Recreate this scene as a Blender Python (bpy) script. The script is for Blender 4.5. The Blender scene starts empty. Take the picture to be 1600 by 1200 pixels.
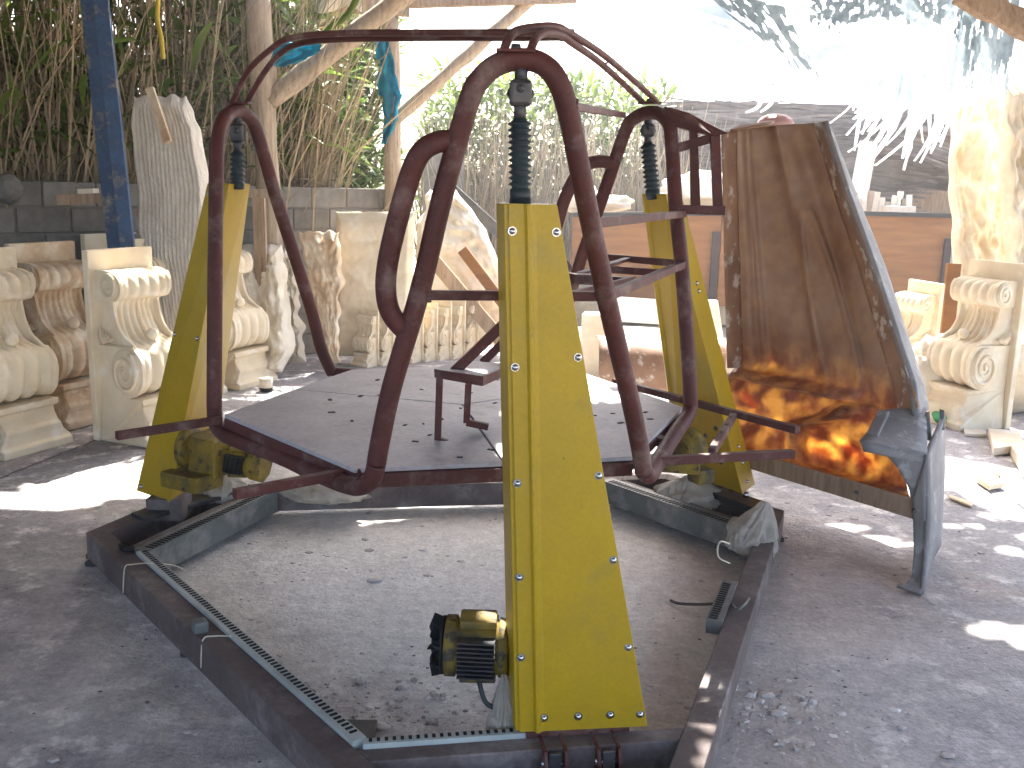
import bpy, bmesh, math, random
from math import sin, cos, pi, radians, sqrt, floor
from mathutils import Vector, Matrix, noise
random.seed(7)
SC = bpy.context.scene
COL = SC.collection
# ------------------------------------------------------------------ camera
HC = 1.6; PITCH = .2005; ROLL = .0258; FL = 1512.0
fwd = Vector((0, cos(PITCH), -sin(PITCH))); up0 = Vector((0, sin(PITCH), cos(PITCH))); rt0 = Vector((1, 0, 0))
rt = rt0*cos(ROLL) + up0*sin(ROLL); up = up0*cos(ROLL) - rt0*sin(ROLL)
cd = bpy.data.cameras.new('camera'); cam = bpy.data.objects.new('camera', cd); COL.objects.link(cam)
cd.sensor_width = 36; cd.lens = 36*FL/1600; cd.clip_end = 2000; cd.clip_start = .05
M3 = Matrix((rt, up, -fwd)).transposed()
cam.matrix_world = Matrix.Translation((0, 0, HC)) @ M3.to_4x4()
SC.camera = cam
# ------------------------------------------------------------------ light
SUN_EL = radians(50); SUN_AZ = radians(7)       # azimuth from +Y towards +X
sdir = Vector((sin(SUN_AZ)*cos(SUN_EL), cos(SUN_AZ)*cos(SUN_EL), sin(SUN_EL)))
w = bpy.data.worlds.new('World'); SC.world = w; w.use_nodes = True
nt = w.node_tree; bg = nt.nodes['Background']
sky = nt.nodes.new('ShaderNodeTexSky'); sky.sky_type = 'NISHITA'; sky.sun_disc = False
sky.sun_elevation = SUN_EL; sky.sun_rotation = SUN_AZ; sky.dust_density = 4.0; sky.air_density = 1.0; sky.ozone_density = 1.0
nt.links.new(sky.outputs[0], bg.inputs[0]); bg.inputs[1].default_value = .15
sl = bpy.data.lights.new('sun', 'SUN'); sl.energy = 5; sl.angle = radians(.55); sl.color = (1, .95, .86)
so = bpy.data.objects.new('sun', sl); COL.objects.link(so); so.rotation_euler = sdir.to_track_quat('Z', 'Y').to_euler(); so.location = (0, 10, 20)
SC.view_settings.view_transform = 'Standard'; SC.view_settings.look = 'None'
SC.view_settings.gamma = 1; SC.view_settings.exposure = 2.5; SC.view_settings.use_curve_mapping = False
SC.render.engine = 'CYCLES'
SC.cycles.volume_bounces = 0; SC.cycles.max_bounces = 8; SC.cycles.diffuse_bounces = 5; SC.cycles.transparent_max_bounces = 12

# ------------------------------------------------------------------ helpers
def ray(px, py):
    return (fwd + rt*((px-800)/FL) + up*((600-py)/FL))
def P(px, py, Y):
    d = ray(px, py); return Vector((0, 0, HC)) + d*(Y/d.y)
def G(px, py, z=0.0):
    d = ray(px, py); return Vector((0, 0, HC)) + d*((z-HC)/d.z)
def V(*a): return Vector(a)

def link(name, me, m=None, parent=None):
    o = bpy.data.objects.new(name, me); COL.objects.link(o)
    if m is not None and me is not None:
        me.materials.clear(); me.materials.append(m)
    if parent is not None:
        o.parent = parent
        # meshes are written in world space: undo the parent's own placement
        if me is not None and parent.get('_w', 0):
            o.matrix_parent_inverse = Matrix.Identity(4)
    return o
def tag(o, label=None, cat=None, group=None, kind=None):
    if label: o['label'] = label
    if cat: o['category'] = cat
    if group: o['group'] = group
    if kind: o['kind'] = kind
    return o
def thing(name, label, cat, loc=(0, 0, 0), rz=0, group=None, rot=None, scale=None):
    o = bpy.data.objects.new(name, None); COL.objects.link(o); o.empty_display_size = .1
    o.location = loc; o.rotation_euler = rot if rot else (0, 0, rz)
    if scale: o.scale = scale
    return tag(o, label, cat, group)
def copy_tree(o, parent=None):
    c = o.copy(); COL.objects.link(c)
    if parent: c.parent = parent
    for ch in [x for x in bpy.data.objects if x.parent == o]:
        copy_tree(ch, c)
    return c
def fillet(pts, r, n=5):
    pts = [Vector(p) for p in pts]; out = [pts[0]]
    for i in range(1, len(pts)-1):
        a, b, c = pts[i-1], pts[i], pts[i+1]
        d1 = (a-b); d2 = (c-b); l = min(r, d1.length*.48, d2.length*.48)
        s = b+d1.normalized()*l; e = b+d2.normalized()*l
        for k in range(n+1):
            t = k/n; out.append(s*(1-t)**2 + b*2*t*(1-t) + e*t*t)
    out.append(pts[-1]); return out
def catmull(pts, n=5):
    pts = [Vector(p) for p in pts]; out = []
    for i in range(len(pts)-1):
        p0 = pts[max(i-1, 0)]; p1 = pts[i]; p2 = pts[i+1]; p3 = pts[min(i+2, len(pts)-1)]
        for k in range(n):
            t = k/n
            out.append(.5*((2*p1)+(p2-p0)*t+(2*p0-5*p1+4*p2-p3)*t*t+(3*p1-p0-3*p2+p3)*t**3))
    out.append(pts[-1]); return out

class MB:
    def __init__(s): s.v = []; s.f = []; s.sm = []
    def add(s, vs, fs, smooth=False):
        b = len(s.v); s.v += [tuple(v) for v in vs]; s.f += [tuple(b+i for i in f) for f in fs]; s.sm += [smooth]*len(fs)
        return s
    def box8(s, c):   # 4 bottom ccw, 4 top ccw
        return s.add(c, [(3, 2, 1, 0), (4, 5, 6, 7), (0, 1, 5, 4), (1, 2, 6, 5), (2, 3, 7, 6), (3, 0, 4, 7)])
    def box(s, c, sz, M=None):
        x, y, z = [q/2 for q in sz]; c = Vector(c)
        vs = [V(-x, -y, -z), V(x, -y, -z), V(x, y, -z), V(-x, y, -z), V(-x, -y, z), V(x, -y, z), V(x, y, z), V(-x, y, z)]
        if M is not None: vs = [M @ q for q in vs]
        return s.box8([q+c for q in vs])
    def prism(s, poly, off):
        off = Vector(off); n = len(poly); vs = [Vector(p) for p in poly] + [Vector(p)+off for p in poly]
        fs = [tuple(range(n-1, -1, -1)), tuple(range(n, 2*n))] + [(i, (i+1) % n, n+(i+1) % n, n+i) for i in range(n)]
        return s.add(vs, fs)
    def bar(s, a, b, w, h, upv=(0, 0, 1)):
        a = Vector(a); b = Vector(b); t = (b-a).normalized(); x = t.cross(Vector(upv))
        if x.length < 1e-4: x = t.cross(V(1, 0, 0))
        x.normalize(); y = x.cross(t); x = x*w/2; y = y*h/2
        return s.box8([a-x-y, a+x-y, b+x-y, b-x-y, a-x+y, a+x+y, b+x+y, b-x+y])
    def tube(s, path, r, n=12, cap=True, wob=0):
        path = [Vector(p) for p in path]; m = len(path); vs = []; fs = []
        rr = r if callable(r) else (lambda t: r)
        tang = [(path[min(i+1, m-1)]-path[max(i-1, 0)]).normalized() for i in range(m)]
        x = tang[0].orthogonal().normalized()
        for i in range(m):
            t = tang[i]; x = (x - t*x.dot(t)).normalized(); y = t.cross(x); q = rr(i/(m-1) if m > 1 else 0)
            for k in range(n):
                a = 2*pi*k/n; q2 = q*(1+wob*noise.noise(path[i]*9+V(k*.7, 0, 0)))
                vs.append(path[i]+x*(q2*cos(a))+y*(q2*sin(a)))
        for i in range(m-1):
            for k in range(n):
                fs.append((i*n+k, i*n+(k+1) % n, (i+1)*n+(k+1) % n, (i+1)*n+k))
        s.add(vs, fs, True)
        if cap:
            b = len(s.v)-len(vs)
            s.f += [tuple(b+k for k in range(n-1, -1, -1)), tuple(b+(m-1)*n+k for k in range(n))]; s.sm += [False, False]
        return s
    def lathe(s, prof, a, axis, n=20):
        # prof: [(dist along axis, radius)]
        a = Vector(a); axis = Vector(axis).normalized()
        x = axis.orthogonal().normalized(); y = axis.cross(x); vs = []; fs = []
        for (d, r) in prof:
            for k in range(n):
                q = 2*pi*k/n; vs.append(a+axis*d+x*(r*cos(q))+y*(r*sin(q)))
        for i in range(len(prof)-1):
            for k in range(n): fs.append((i*n+k, i*n+(k+1) % n, (i+1)*n+(k+1) % n, (i+1)*n+k))
        s.add(vs, fs, True); b = len(s.v)-len(vs)
        s.f += [tuple(b+k for k in range(n-1, -1, -1)), tuple(b+(len(prof)-1)*n+k for k in range(n))]; s.sm += [False]*2
        return s
    def grid(s, f, nu, nv, smooth=True):
        vs = [f(i/nu, j/nv) for j in range(nv+1) for i in range(nu+1)]
        fs = [(j*(nu+1)+i, j*(nu+1)+i+1, (j+1)*(nu+1)+i+1, (j+1)*(nu+1)+i) for j in range(nv) for i in range(nu)]
        return s.add(vs, fs, smooth)
    def mesh(s, name):
        me = bpy.data.meshes.new(name); me.from_pydata(s.v, [], s.f)
        me.polygons.foreach_set('use_smooth', s.sm); me.update(); return me
    def build(s, name, m, parent=None, bevel=0, solid=0, recalc=True):
        me = s.mesh(name)
        if recalc:
            bm = bmesh.new(); bm.from_mesh(me); bmesh.ops.recalc_face_normals(bm, faces=bm.faces); bm.to_mesh(me); bm.free()
        o = link(name, me, m, parent)
        if solid:
            q = o.modifiers.new('solid', 'SOLIDIFY'); q.thickness = solid; q.offset = 0
        if bevel:
            q = o.modifiers.new('bevel', 'BEVEL'); q.width = bevel; q.segments = 2; q.limit_method = 'ANGLE'; q.angle_limit = radians(40)
        return o
# A thing whose meshes are written in world coordinates: Empty at its base, parts shifted back
class Things:
    pass
def wthing(name, label, cat, loc, group=None):
    o = thing(name, label, cat, loc, 0, group); o['_w'] = 1; return o
def W(o):           # part written in world coordinates under an unrotated Empty
    p = o.parent
    off = Vector((0, 0, 0)); q = p
    while q is not None and q.type == 'EMPTY': off += Vector(q.location); q = q.parent
    if p.type == 'EMPTY': o.location = -off
    return o

# ------------------------------------------------------------------ materials
def mat(name, c1, c2=None, scale=4, rough=.8, bump=.3, bscale=60, metal=0, spots=None, spots2=None, transl=0, stretch=None, coord='Object', detail=8, island=0, alpha=None, bdist=.004, spec=.4, lo=.35, hi=.65, grain=None):
    m = bpy.data.materials.new(name); m.use_nodes = True; n = m.node_tree.nodes; L = m.node_tree.links
    b = n['Principled BSDF']; b.inputs['Roughness'].default_value = rough; b.inputs['Metallic'].default_value = metal
    b.inputs['Specular IOR Level'].default_value = spec
    tc = n.new('ShaderNodeTexCoord'); mp = n.new('ShaderNodeMapping'); L.new(tc.outputs[coord], mp.inputs[0])
    if stretch: mp.inputs['Scale'].default_value = stretch
    def nz(sc, det=detail, ro=.6):
        q = n.new('ShaderNodeTexNoise'); q.inputs['Scale'].default_value = sc; q.inputs['Detail'].default_value = det; q.inputs['Roughness'].default_value = ro
        L.new(mp.outputs[0], q.inputs['Vector']); return q
    def ramp(src, a, bb):
        r = n.new('ShaderNodeMapRange'); r.inputs[1].default_value = a; r.inputs[2].default_value = bb; L.new(src, r.inputs[0]); return r.outputs[0]
    def mix(fac, A, B):
        x = n.new('ShaderNodeMix'); x.data_type = 'RGBA'; L.new(fac, x.inputs[0])
        for s_, q in ((6, A), (7, B)):
            if isinstance(q, tuple): x.inputs[s_].default_value = (*q, 1)
            else: L.new(q, x.inputs[s_])
        return x.outputs[2]
    c2 = c2 or tuple(v*.75 for v in c1)
    col = mix(ramp(nz(scale).outputs[0], lo, hi), c1, c2)
    for sp in (spots, spots2):
        if sp:
            cc, ssc, t0, t1 = sp; col = mix(ramp(nz(ssc, 6, .65).outputs[0], t0, t1), col, cc)
    if island:
        g = n.new('ShaderNodeObjectInfo' if island < 0 else 'ShaderNodeNewGeometry')
        src = g.outputs['Random'] if island < 0 else g.outputs['Random Per Island']
        h = n.new('ShaderNodeHueSaturation'); L.new(ramp(src, 0, 1), h.inputs['Value'])
        rg = h.inputs['Value'].links[0].from_node; rg.inputs[3].default_value = 1-abs(island); rg.inputs[4].default_value = 1+abs(island)
        L.new(col, h.inputs['Color']); col = h.outputs[0]
    if grain:
        h = n.new('ShaderNodeHueSaturation'); q = n.new('ShaderNodeMapRange'); L.new(nz(grain[0], 4, .7).outputs[0], q.inputs[0]); q.inputs[1].default_value = .3; q.inputs[2].default_value = .7
        q.inputs[3].default_value = 1-grain[1]; q.inputs[4].default_value = 1+grain[1]; L.new(q.outputs[0], h.inputs['Value']); L.new(col, h.inputs['Color']); col = h.outputs[0]
    L.new(col, b.inputs['Base Color'])
    if bump:
        bn = nz(bscale, 8, .7); bp = n.new('ShaderNodeBump'); bp.inputs['Strength'].default_value = bump; bp.inputs['Distance'].default_value = bdist
        L.new(bn.outputs[0], bp.inputs['Height']); L.new(bp.outputs[0], b.inputs['Normal'])
    if transl:
        tr = n.new('ShaderNodeBsdfTranslucent'); L.new(col, tr.inputs[0]); ms = n.new('ShaderNodeMixShader'); ms.inputs[0].default_value = transl
        out = n['Material Output']; L.new(b.outputs[0], ms.inputs[1]); L.new(tr.outputs[0], ms.inputs[2]); L.new(ms.outputs[0], out.inputs[0])
    return m
M = {}
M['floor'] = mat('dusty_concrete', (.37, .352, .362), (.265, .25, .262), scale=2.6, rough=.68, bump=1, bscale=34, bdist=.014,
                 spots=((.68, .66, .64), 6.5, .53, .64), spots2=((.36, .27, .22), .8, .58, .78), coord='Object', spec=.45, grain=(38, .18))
M['yellow'] = mat('yellow_paint', (.49, .315, .006), (.40, .26, .008), scale=3, rough=.42, bump=.12, bscale=120, bdist=.001, spots=((.34, .25, .06), 5, .54, .8), spots2=((.13, .085, .03), 26, .69, .73), spec=.45, grain=(90, .07))
M['yellow_dirty'] = mat('greasy_yellow_paint', (.28, .19, .02), (.07, .055, .028), scale=10, rough=.65, bump=.3, bscale=80, spots=((.05, .04, .03), 24, .56, .62))
M['red'] = mat('red_oxide_primer', (.105, .030, .025), (.075, .024, .021), scale=6, rough=.6, bump=.35, bscale=70, bdist=.003, spots=((.19, .125, .11), 8, .52, .70), spots2=((.05, .02, .018), 30, .66, .72), spec=.35, grain=(70, .18))
M['redbeam'] = mat('dusty_red_beam', (.145, .115, .108), (.10, .076, .072), scale=4, rough=.75, bump=.3, bscale=50, spots=((.26, .23, .22), 5, .50, .72), grain=(60, .2))
M['steel'] = mat('zinc_screw', (.62, .64, .68), rough=.25, metal=1, bump=0)
M['tray'] = mat('grey_pvc', (.155, .17, .165), (.11, .12, .118), scale=7, rough=.5, bump=.1, spots=((.30, .29, .28), 6, .5, .7))
M['trayw'] = mat('pale_slotted_pvc', (.52, .57, .55), (.38, .42, .41), scale=7, rough=.5, bump=.1)
M['black'] = mat('black_slots', (.012, .012, .013), rough=.8, bump=0)
M['rubber'] = mat('black_rubber', (.018, .026, .030), (.03, .045, .05), scale=9, rough=.45, bump=.15)
M['darksteel'] = mat('dark_greasy_steel', (.045, .05, .06), (.10, .09, .085), scale=12, rough=.42, metal=.5, bump=.2)
M['ply'] = mat('grey_plywood', (.47, .44, .455), (.39, .365, .38), scale=5, rough=.62, bump=.15, bscale=40, spots=((.52, .50, .51), 3.2, .45, .70), spots2=((.30, .25, .25), 6, .60, .72), spec=.5, grain=(50, .14))
M['plyedge'] = mat('dark_plywood_edge', (.045, .03, .028), rough=.9, bump=.2)
M['plaster'] = mat('cast_stone', (.78, .68, .50), (.67, .55, .38), scale=4, rough=.85, bump=.25, bscale=50, spots=((.82, .76, .64), 6, .52, .7), spec=.2)
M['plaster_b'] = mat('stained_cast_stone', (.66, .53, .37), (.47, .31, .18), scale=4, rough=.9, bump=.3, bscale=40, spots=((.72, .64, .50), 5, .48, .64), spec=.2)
M['plasterw'] = mat('white_plaster', (.80, .74, .62), (.68, .60, .46), scale=5, rough=.9, bump=.7, bscale=18, bdist=.02, spots=((.66, .54, .40), 2.4, .62, .78), spec=.2)
M['slab'] = mat('ribbed_plaster', (.84, .78, .68), (.72, .66, .55), scale=5, rough=.9, bump=.8, bscale=9, bdist=.03, stretch=(5, 5, .8), spec=.2)
M['block'] = mat('concrete_block', (.22, .205, .185), (.15, .14, .125), scale=9, rough=.95, bump=.8, bscale=70, island=-.18, spec=.15)
M['mortar'] = mat('mortar', (.20, .185, .165), rough=.95, bump=.6)
M['wood'] = mat('weathered_wood', (.40, .29, .20), (.25, .17, .11), scale=6, rough=.85, bump=.6, bscale=30, stretch=(6, 6, .7), spots=((.13, .09, .06), 5, .62, .7))
M['woodpale'] = mat('pale_timber', (.46, .37, .27), (.30, .225, .155), scale=5, rough=.85, bump=.9, bscale=26, stretch=(6, 6, .6), spots=((.16, .11, .08), 9, .60, .68), grain=(50, .2))
M['plywood'] = mat('orange_plywood', (.25, .105, .024), (.17, .068, .015), scale=2.2, rough=.7, bump=.3, bscale=20, stretch=(.8, 1, 6), spots=((.06, .03, .02), 2.2, .66, .72))
M['blue'] = mat('worn_blue_paint', (.032, .08, .175), (.02, .045, .10), scale=7, rough=.6, bump=.3, spots=((.22, .20, .18), 7, .55, .68), grain=(40, .25))
M['reed'] = mat('dry_reed', (.44, .36, .24), (.27, .21, .13), scale=3, rough=.8, bump=0, island=.5, transl=.25)
M['reedpale'] = mat('pale_reed_mat', (.46, .38, .26), (.34, .27, .18), scale=3, rough=.8, bump=0, island=.4, transl=.2)
M['leaf'] = mat('green_cane_leaf', (.10, .17, .03), (.17, .235, .05), scale=1.2, rough=.5, bump=0, island=.5, transl=.5)
M['brush'] = mat('grey_thatch', (.24, .21, .19), (.15, .125, .11), scale=4, rough=.9, bump=0, island=.4, transl=.1)
M['glassfibre'] = None
M['resinrim'] = mat('dusty_resin_flange', (.38, .22, .13), (.24, .13, .08), scale=5, rough=.6, bump=.3, spots=((.62, .55, .48), 9, .55, .62))
M['greyrim'] = mat('grey_glassfibre_flange', (.31, .30, .295), (.20, .19, .19), scale=5, rough=.6, bump=.3, spots=((.46, .45, .46), 12, .55, .7), transl=.1)
M['bag'] = mat('cloudy_plastic_bag', (.70, .66, .60), (.58, .54, .48), scale=8, rough=.3, bump=.5, bscale=14, bdist=.01, transl=.5, stretch=(1, 1, 3))
M['net'] = mat('white_torn_netting', (.85, .87, .88), (.65, .72, .78), scale=10, rough=.8, bump=.6, bscale=50, transl=.55)
M['teal'] = mat('turquoise_netting', (.04, .38, .50), (.02, .22, .32), scale=10, rough=.8, bump=.6, bscale=50, transl=.5)
M['roof'] = mat('roof_sheet', (.16, .12, .09), rough=.9, bump=.4)
M['green'] = mat('green_bottle', (.05, .45, .16), rough=.2, bump=0, transl=.5)
M['yellowcap'] = mat('yellow_cap', (.55, .42, .05), rough=.4, bump=0)
M['pink'] = mat('pink_plastic', (.66, .42, .40), rough=.35, bump=.1, transl=.3)
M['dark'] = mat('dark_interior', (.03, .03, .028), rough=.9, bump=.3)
M['chip'] = mat('plaster_chip', (.56, .53, .50), (.40, .36, .34), scale=5, rough=.95, bump=.3, island=.35)
M['chipdark'] = mat('dark_grit', (.14, .12, .12), rough=.95, bump=.3, island=.4)
M['dirt'] = mat('yard_dirt', (.50, .43, .34), (.38, .31, .24), scale=.8, rough=.95, bump=.5, bscale=12, spec=.1)
_h = bpy.data.materials.new('glare_haze'); _h.use_nodes = True; _n = _h.node_tree.nodes; _n.remove(_n['Principled BSDF'])  # thin haze volume added to imitate veiling lens glare
_v = _n.new('ShaderNodeVolumePrincipled'); _v.inputs['Density'].default_value = .0055; _v.inputs['Anisotropy'].default_value = .45; _v.inputs['Color'].default_value = (.93, .95, 1, 1)
_h.node_tree.links.new(_v.outputs[0], _n['Material Output'].inputs['Volume']); M['haze'] = _h
def floor_light_dust(m):
    # ragged painted patches: sky brightness inside the frame, brown dust and mould glow beside
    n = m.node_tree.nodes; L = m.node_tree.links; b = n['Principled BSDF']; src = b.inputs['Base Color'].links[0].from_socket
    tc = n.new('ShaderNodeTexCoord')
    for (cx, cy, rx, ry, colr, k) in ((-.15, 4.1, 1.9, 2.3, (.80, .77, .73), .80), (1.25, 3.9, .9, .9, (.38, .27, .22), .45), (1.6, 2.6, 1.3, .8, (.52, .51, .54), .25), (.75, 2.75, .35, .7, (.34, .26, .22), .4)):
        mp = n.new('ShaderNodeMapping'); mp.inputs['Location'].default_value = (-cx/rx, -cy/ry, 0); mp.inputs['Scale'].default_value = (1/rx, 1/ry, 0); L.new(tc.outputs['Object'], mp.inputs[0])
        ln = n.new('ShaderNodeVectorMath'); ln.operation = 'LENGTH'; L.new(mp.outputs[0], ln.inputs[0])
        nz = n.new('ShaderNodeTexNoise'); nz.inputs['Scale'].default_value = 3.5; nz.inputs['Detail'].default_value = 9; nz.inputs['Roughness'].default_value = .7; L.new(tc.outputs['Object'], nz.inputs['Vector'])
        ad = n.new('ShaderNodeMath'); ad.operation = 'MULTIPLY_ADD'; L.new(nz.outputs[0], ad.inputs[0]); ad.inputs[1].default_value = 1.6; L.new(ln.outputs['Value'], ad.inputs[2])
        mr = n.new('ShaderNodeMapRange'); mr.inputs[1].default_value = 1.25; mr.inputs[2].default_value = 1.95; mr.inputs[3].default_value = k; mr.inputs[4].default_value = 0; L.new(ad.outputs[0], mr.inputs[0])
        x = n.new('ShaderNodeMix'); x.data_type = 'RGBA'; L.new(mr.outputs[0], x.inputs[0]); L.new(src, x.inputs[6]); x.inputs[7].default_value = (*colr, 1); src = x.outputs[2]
    # fine speckle over everything
    for (sc_, lo_, hi_, a_, b_) in ((55, .32, .68, .82, 1.15), (16, .38, .62, .88, 1.10), (130, .30, .40, .6, 1.0)):
        nz = n.new('ShaderNodeTexNoise'); nz.inputs['Scale'].default_value = sc_; nz.inputs['Detail'].default_value = 5; nz.inputs['Roughness'].default_value = .7; L.new(tc.outputs['Object'], nz.inputs['Vector'])
        mr = n.new('ShaderNodeMapRange'); mr.inputs[1].default_value = lo_; mr.inputs[2].default_value = hi_; mr.inputs[3].default_value = a_; mr.inputs[4].default_value = b_; L.new(nz.outputs[0], mr.inputs[0])
        x = n.new('ShaderNodeHueSaturation'); L.new(src, x.inputs['Color']); L.new(mr.outputs[0], x.inputs['Value']); src = x.outputs[0]
    L.new(src, b.inputs['Base Color'])
floor_light_dust(M['floor'])
# translucent brown glass fibre: light shining through from behind is orange
def resin():
    m = bpy.data.materials.new('brown_glass_fibre'); m.use_nodes = True; n = m.node_tree.nodes; L = m.node_tree.links
    b = n['Principled BSDF']; tc = n.new('ShaderNodeTexCoord')
    mp = n.new('ShaderNodeMapping'); mp.inputs['Scale'].default_value = (1, 1, .8); L.new(tc.outputs['Object'], mp.inputs[0])
    a = n.new('ShaderNodeTexNoise'); a.inputs['Scale'].default_value = 3.2; a.inputs['Detail'].default_value = 10; a.inputs['Roughness'].default_value = .65; L.new(mp.outputs[0], a.inputs['Vector'])
    r = n.new('ShaderNodeValToRGB'); r.color_ramp.elements[0].position = .35; r.color_ramp.elements[0].color = (.30, .165, .095, 1)
    r.color_ramp.elements[1].position = .68; r.color_ramp.elements[1].color = (.46, .32, .225, 1); L.new(a.outputs[0], r.inputs[0])
    L.new(r.outputs[0], b.inputs['Base Color']); b.inputs['Roughness'].default_value = .5; b.inputs['Specular IOR Level'].default_value = .5
    t = n.new('ShaderNodeBsdfTranslucent'); r2 = n.new('ShaderNodeValToRGB')
    r2.color_ramp.elements[0].position = .40; r2.color_ramp.elements[0].color = (.36, .10, .02, 1)
    r2.color_ramp.elements[1].position = .62; r2.color_ramp.elements[1].color = (1.0, .66, .24, 1)
    a2 = n.new('ShaderNodeTexNoise'); a2.inputs['Scale'].default_value = 10; a2.inputs['Detail'].default_value = 8; L.new(tc.outputs['Object'], a2.inputs['Vector'])
    L.new(a2.outputs[0], r2.inputs[0]); L.new(r2.outputs[0], t.inputs[0])
    ms = n.new('ShaderNodeMixShader'); 
    sx = n.new('ShaderNodeSeparateXYZ'); L.new(tc.outputs['Object'], sx.inputs[0]); mr = n.new('ShaderNodeMapRange'); mr.inputs[1].default_value = .55; mr.inputs[2].default_value = .85; mr.inputs[3].default_value = .6; mr.inputs[4].default_value = .12
    L.new(sx.outputs[2], mr.inputs[0]); L.new(mr.outputs[0], ms.inputs[0]); L.new(b.outputs[0], ms.inputs[1]); L.new(t.outputs[0], ms.inputs[2]); L.new(ms.outputs[0], n['Material Output'].inputs[0])
    bp = n.new('ShaderNodeBump'); bp.inputs['Strength'].default_value = .3; bp.inputs['Distance'].default_value = .01; L.new(a2.outputs[0], bp.inputs['Height']); L.new(bp.outputs[0], b.inputs['Normal'])
    return m
M['glassfibre'] = resin()

# ================================================================== SETTING
def fbm(x, y, s, o=4):
    v = 0; a = 1; t = 0
    for k in range(o):
        v += a*noise.noise(V(x*s, y*s, 3.7*k)); t += a; a *= .5; s *= 2.1
    return v/t
mb = MB()
def ff(u, v):
    x = -7+14*u; y = -.5+11.5*v
    e = min(1, min(u, 1-u, v, 1-v)*12)
    h = fbm(x, y, .9)*.012+fbm(x, y, 7, 3)*.004
    c = noise.noise(V(x*5.5, y*5.5, 9));  h += max(0, c-.42)*.03; c2_ = noise.noise(V(x*9, y*9, 19)); h += (.004 if c2_ > .30 else 0)*(1 if noise.noise(V(x*1.1, y*1.1, 7)) > -.1 else 0)
    return V(x, y, h*e)
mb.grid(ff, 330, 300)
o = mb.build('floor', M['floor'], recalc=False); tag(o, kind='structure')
mb = MB(); R_ = 45
# outer ground round the concrete floor, butted to its edges
q = [(-R_, -R_), (R_, -R_), (R_, R_), (-R_, R_)]; i_ = [(-7, -.5), (7, -.5), (7, 11), (-7, 11)]
mb.add([V(*a, -.004) for a in q]+[V(*a, -.004) for a in i_], [(0, 1, 5, 4), (1, 2, 6, 5), (2, 3, 7, 6), (3, 0, 4, 7)])
o = mb.build('ground', M['dirt'], recalc=False); tag(o, kind='structure')

def joint(a, b, w_=.012):
    a = Vector(a); b = Vector(b); n_ = 30; g = MB(); d = (b-a).normalized(); q = V(-d.y, d.x, 0)*w_/2
    pts = []
    for k in range(n_+1):
        c_ = a+(b-a)*k/n_; z = ff((c_.x+7)/14, (c_.y+.5)/11.5).z+.004; c_ = V(c_.x, c_.y, z)+q*noise.noise(V(k*.5, 1, 1))*1.5; pts += [c_-q, c_+q]
    g.add(pts, [(2*k, 2*k+1, 2*k+3, 2*k+2) for k in range(n_)]); tag(g.build('floor_joint', M['block'], recalc=False), kind='structure')
joint(G(0, 748), G(200, 668)); joint(G(-200, 830), G(0, 748))
# ---- shed roof: sheet with torn gaps shaped to cast the sun patches, on rafters
ZR = 3.42
def up_at(x, y, z=0):
    t = (ZR-z)/sdir.z; return x+sdir.x*t, y+sdir.y*t
LIT = []   # (x, y, z, rx, ry) spots of ground/objects the sun reaches through gaps
def lit(x, y, rx, ry, z=0): LIT.append((*up_at(x, y, z), rx, ry))
lit(-2.15, 4.95, .42, .34); lit(-2.5, 4.62, .5, .13); lit(-1.9, 5.3, .25, .2)
lit(-.25, 4.65, .30, .07); lit(-.62, 4.50, .12, .05); lit(.25, 4.72, .15, .05)
lit(-.05, 3.0, .10, .10, .78); lit(.25, 3.9, .16, .18, .78); lit(-.02, 4.25, .2, .25, .78); lit(.05, 2.85, .1, .08, .78)
lit(.55, 2.28, .035, .10, .12); lit(.60, 2.52, .04, .06, .12); lit(-.05, 2.85, .08, .06)
lit(2.72, 5.0, .22, .38); lit(2.9, 5.6, .42, .6); lit(3.1, 6.3, .5, .7); lit(3.2, 6.9, .7, .8); lit(2.45, 4.75, .10, .08); lit(2.62, 4.45, .16, .09); lit(2.15, 4.9, .08, .05); lit(2.75, 3.55, .16, .14); lit(2.9, 4.2, .1, .06); lit(2.3, 5.1, .1, .06)
lit(3.3, 6.6, .5, .5, .8); lit(3.0, 5.2, .3, .3)

for (px_, py_, Y_, rx_, ry_) in ((1195, 618, 5.1, .12, .03), (1245, 640, 4.98, .14, .035), (1300, 700, 4.82, .16, .05), (1350, 722, 4.65, .15, .05), (1385, 740, 4.55, .10, .03), (1225, 690, 5.02, .05, .025), (1260, 602, 4.9, .06, .02)):
    q_ = P(px_, py_, Y_); lit(q_.x, q_.y, rx_, ry_, q_.z)
for (px_, py_, rx_, ry_) in ((1572, 985, .13, .07), (1580, 862, .05, .05), (1524, 822, .045, .035), (1488, 822, .04, .03), (1596, 1005, .05, .04), (740, 800, .16, .035), (560, 818, .05, .04), (1445, 742, .03, .03)):
    q_ = G(px_, py_); lit(q_.x, q_.y, rx_, ry_)
for (px_, py_, rx_, ry_) in ((925, 592, .16, .16), (955, 622, .07, .07), (740, 700, .09, .06)):
    q_ = G(px_, py_, .775); lit(q_.x, q_.y, rx_, ry_, .775)
lit(-2.15, 7.85, .55, .40, .6); lit(-1.6, 8.5, .4, .3, .5)
for (px_, py_, rx_, ry_) in ((1102, 1068, .035, .06), (1100, 1128, .04, .035)):
    q_ = G(px_, py_, .14); lit(q_.x, q_.y, rx_, ry_, .14)
lit(-2.3, 5.75, .16, .20, .35); lit(-2.45, 6.3, .25, .2, .9); lit(-2.2, 6.6, .4, .5, .6); lit(-2.95, 6.2, .10, .10, 1.15); lit(-1.3, 6.0, .5, .25)
lit(.9, 6.2, 1.2, .8); lit(-.6, 6.9, .8, .4)
mb = MB(); cs = .11; x0, x1, y0, y1 = -6.5, 5.0, -3.0, 9.7
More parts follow.
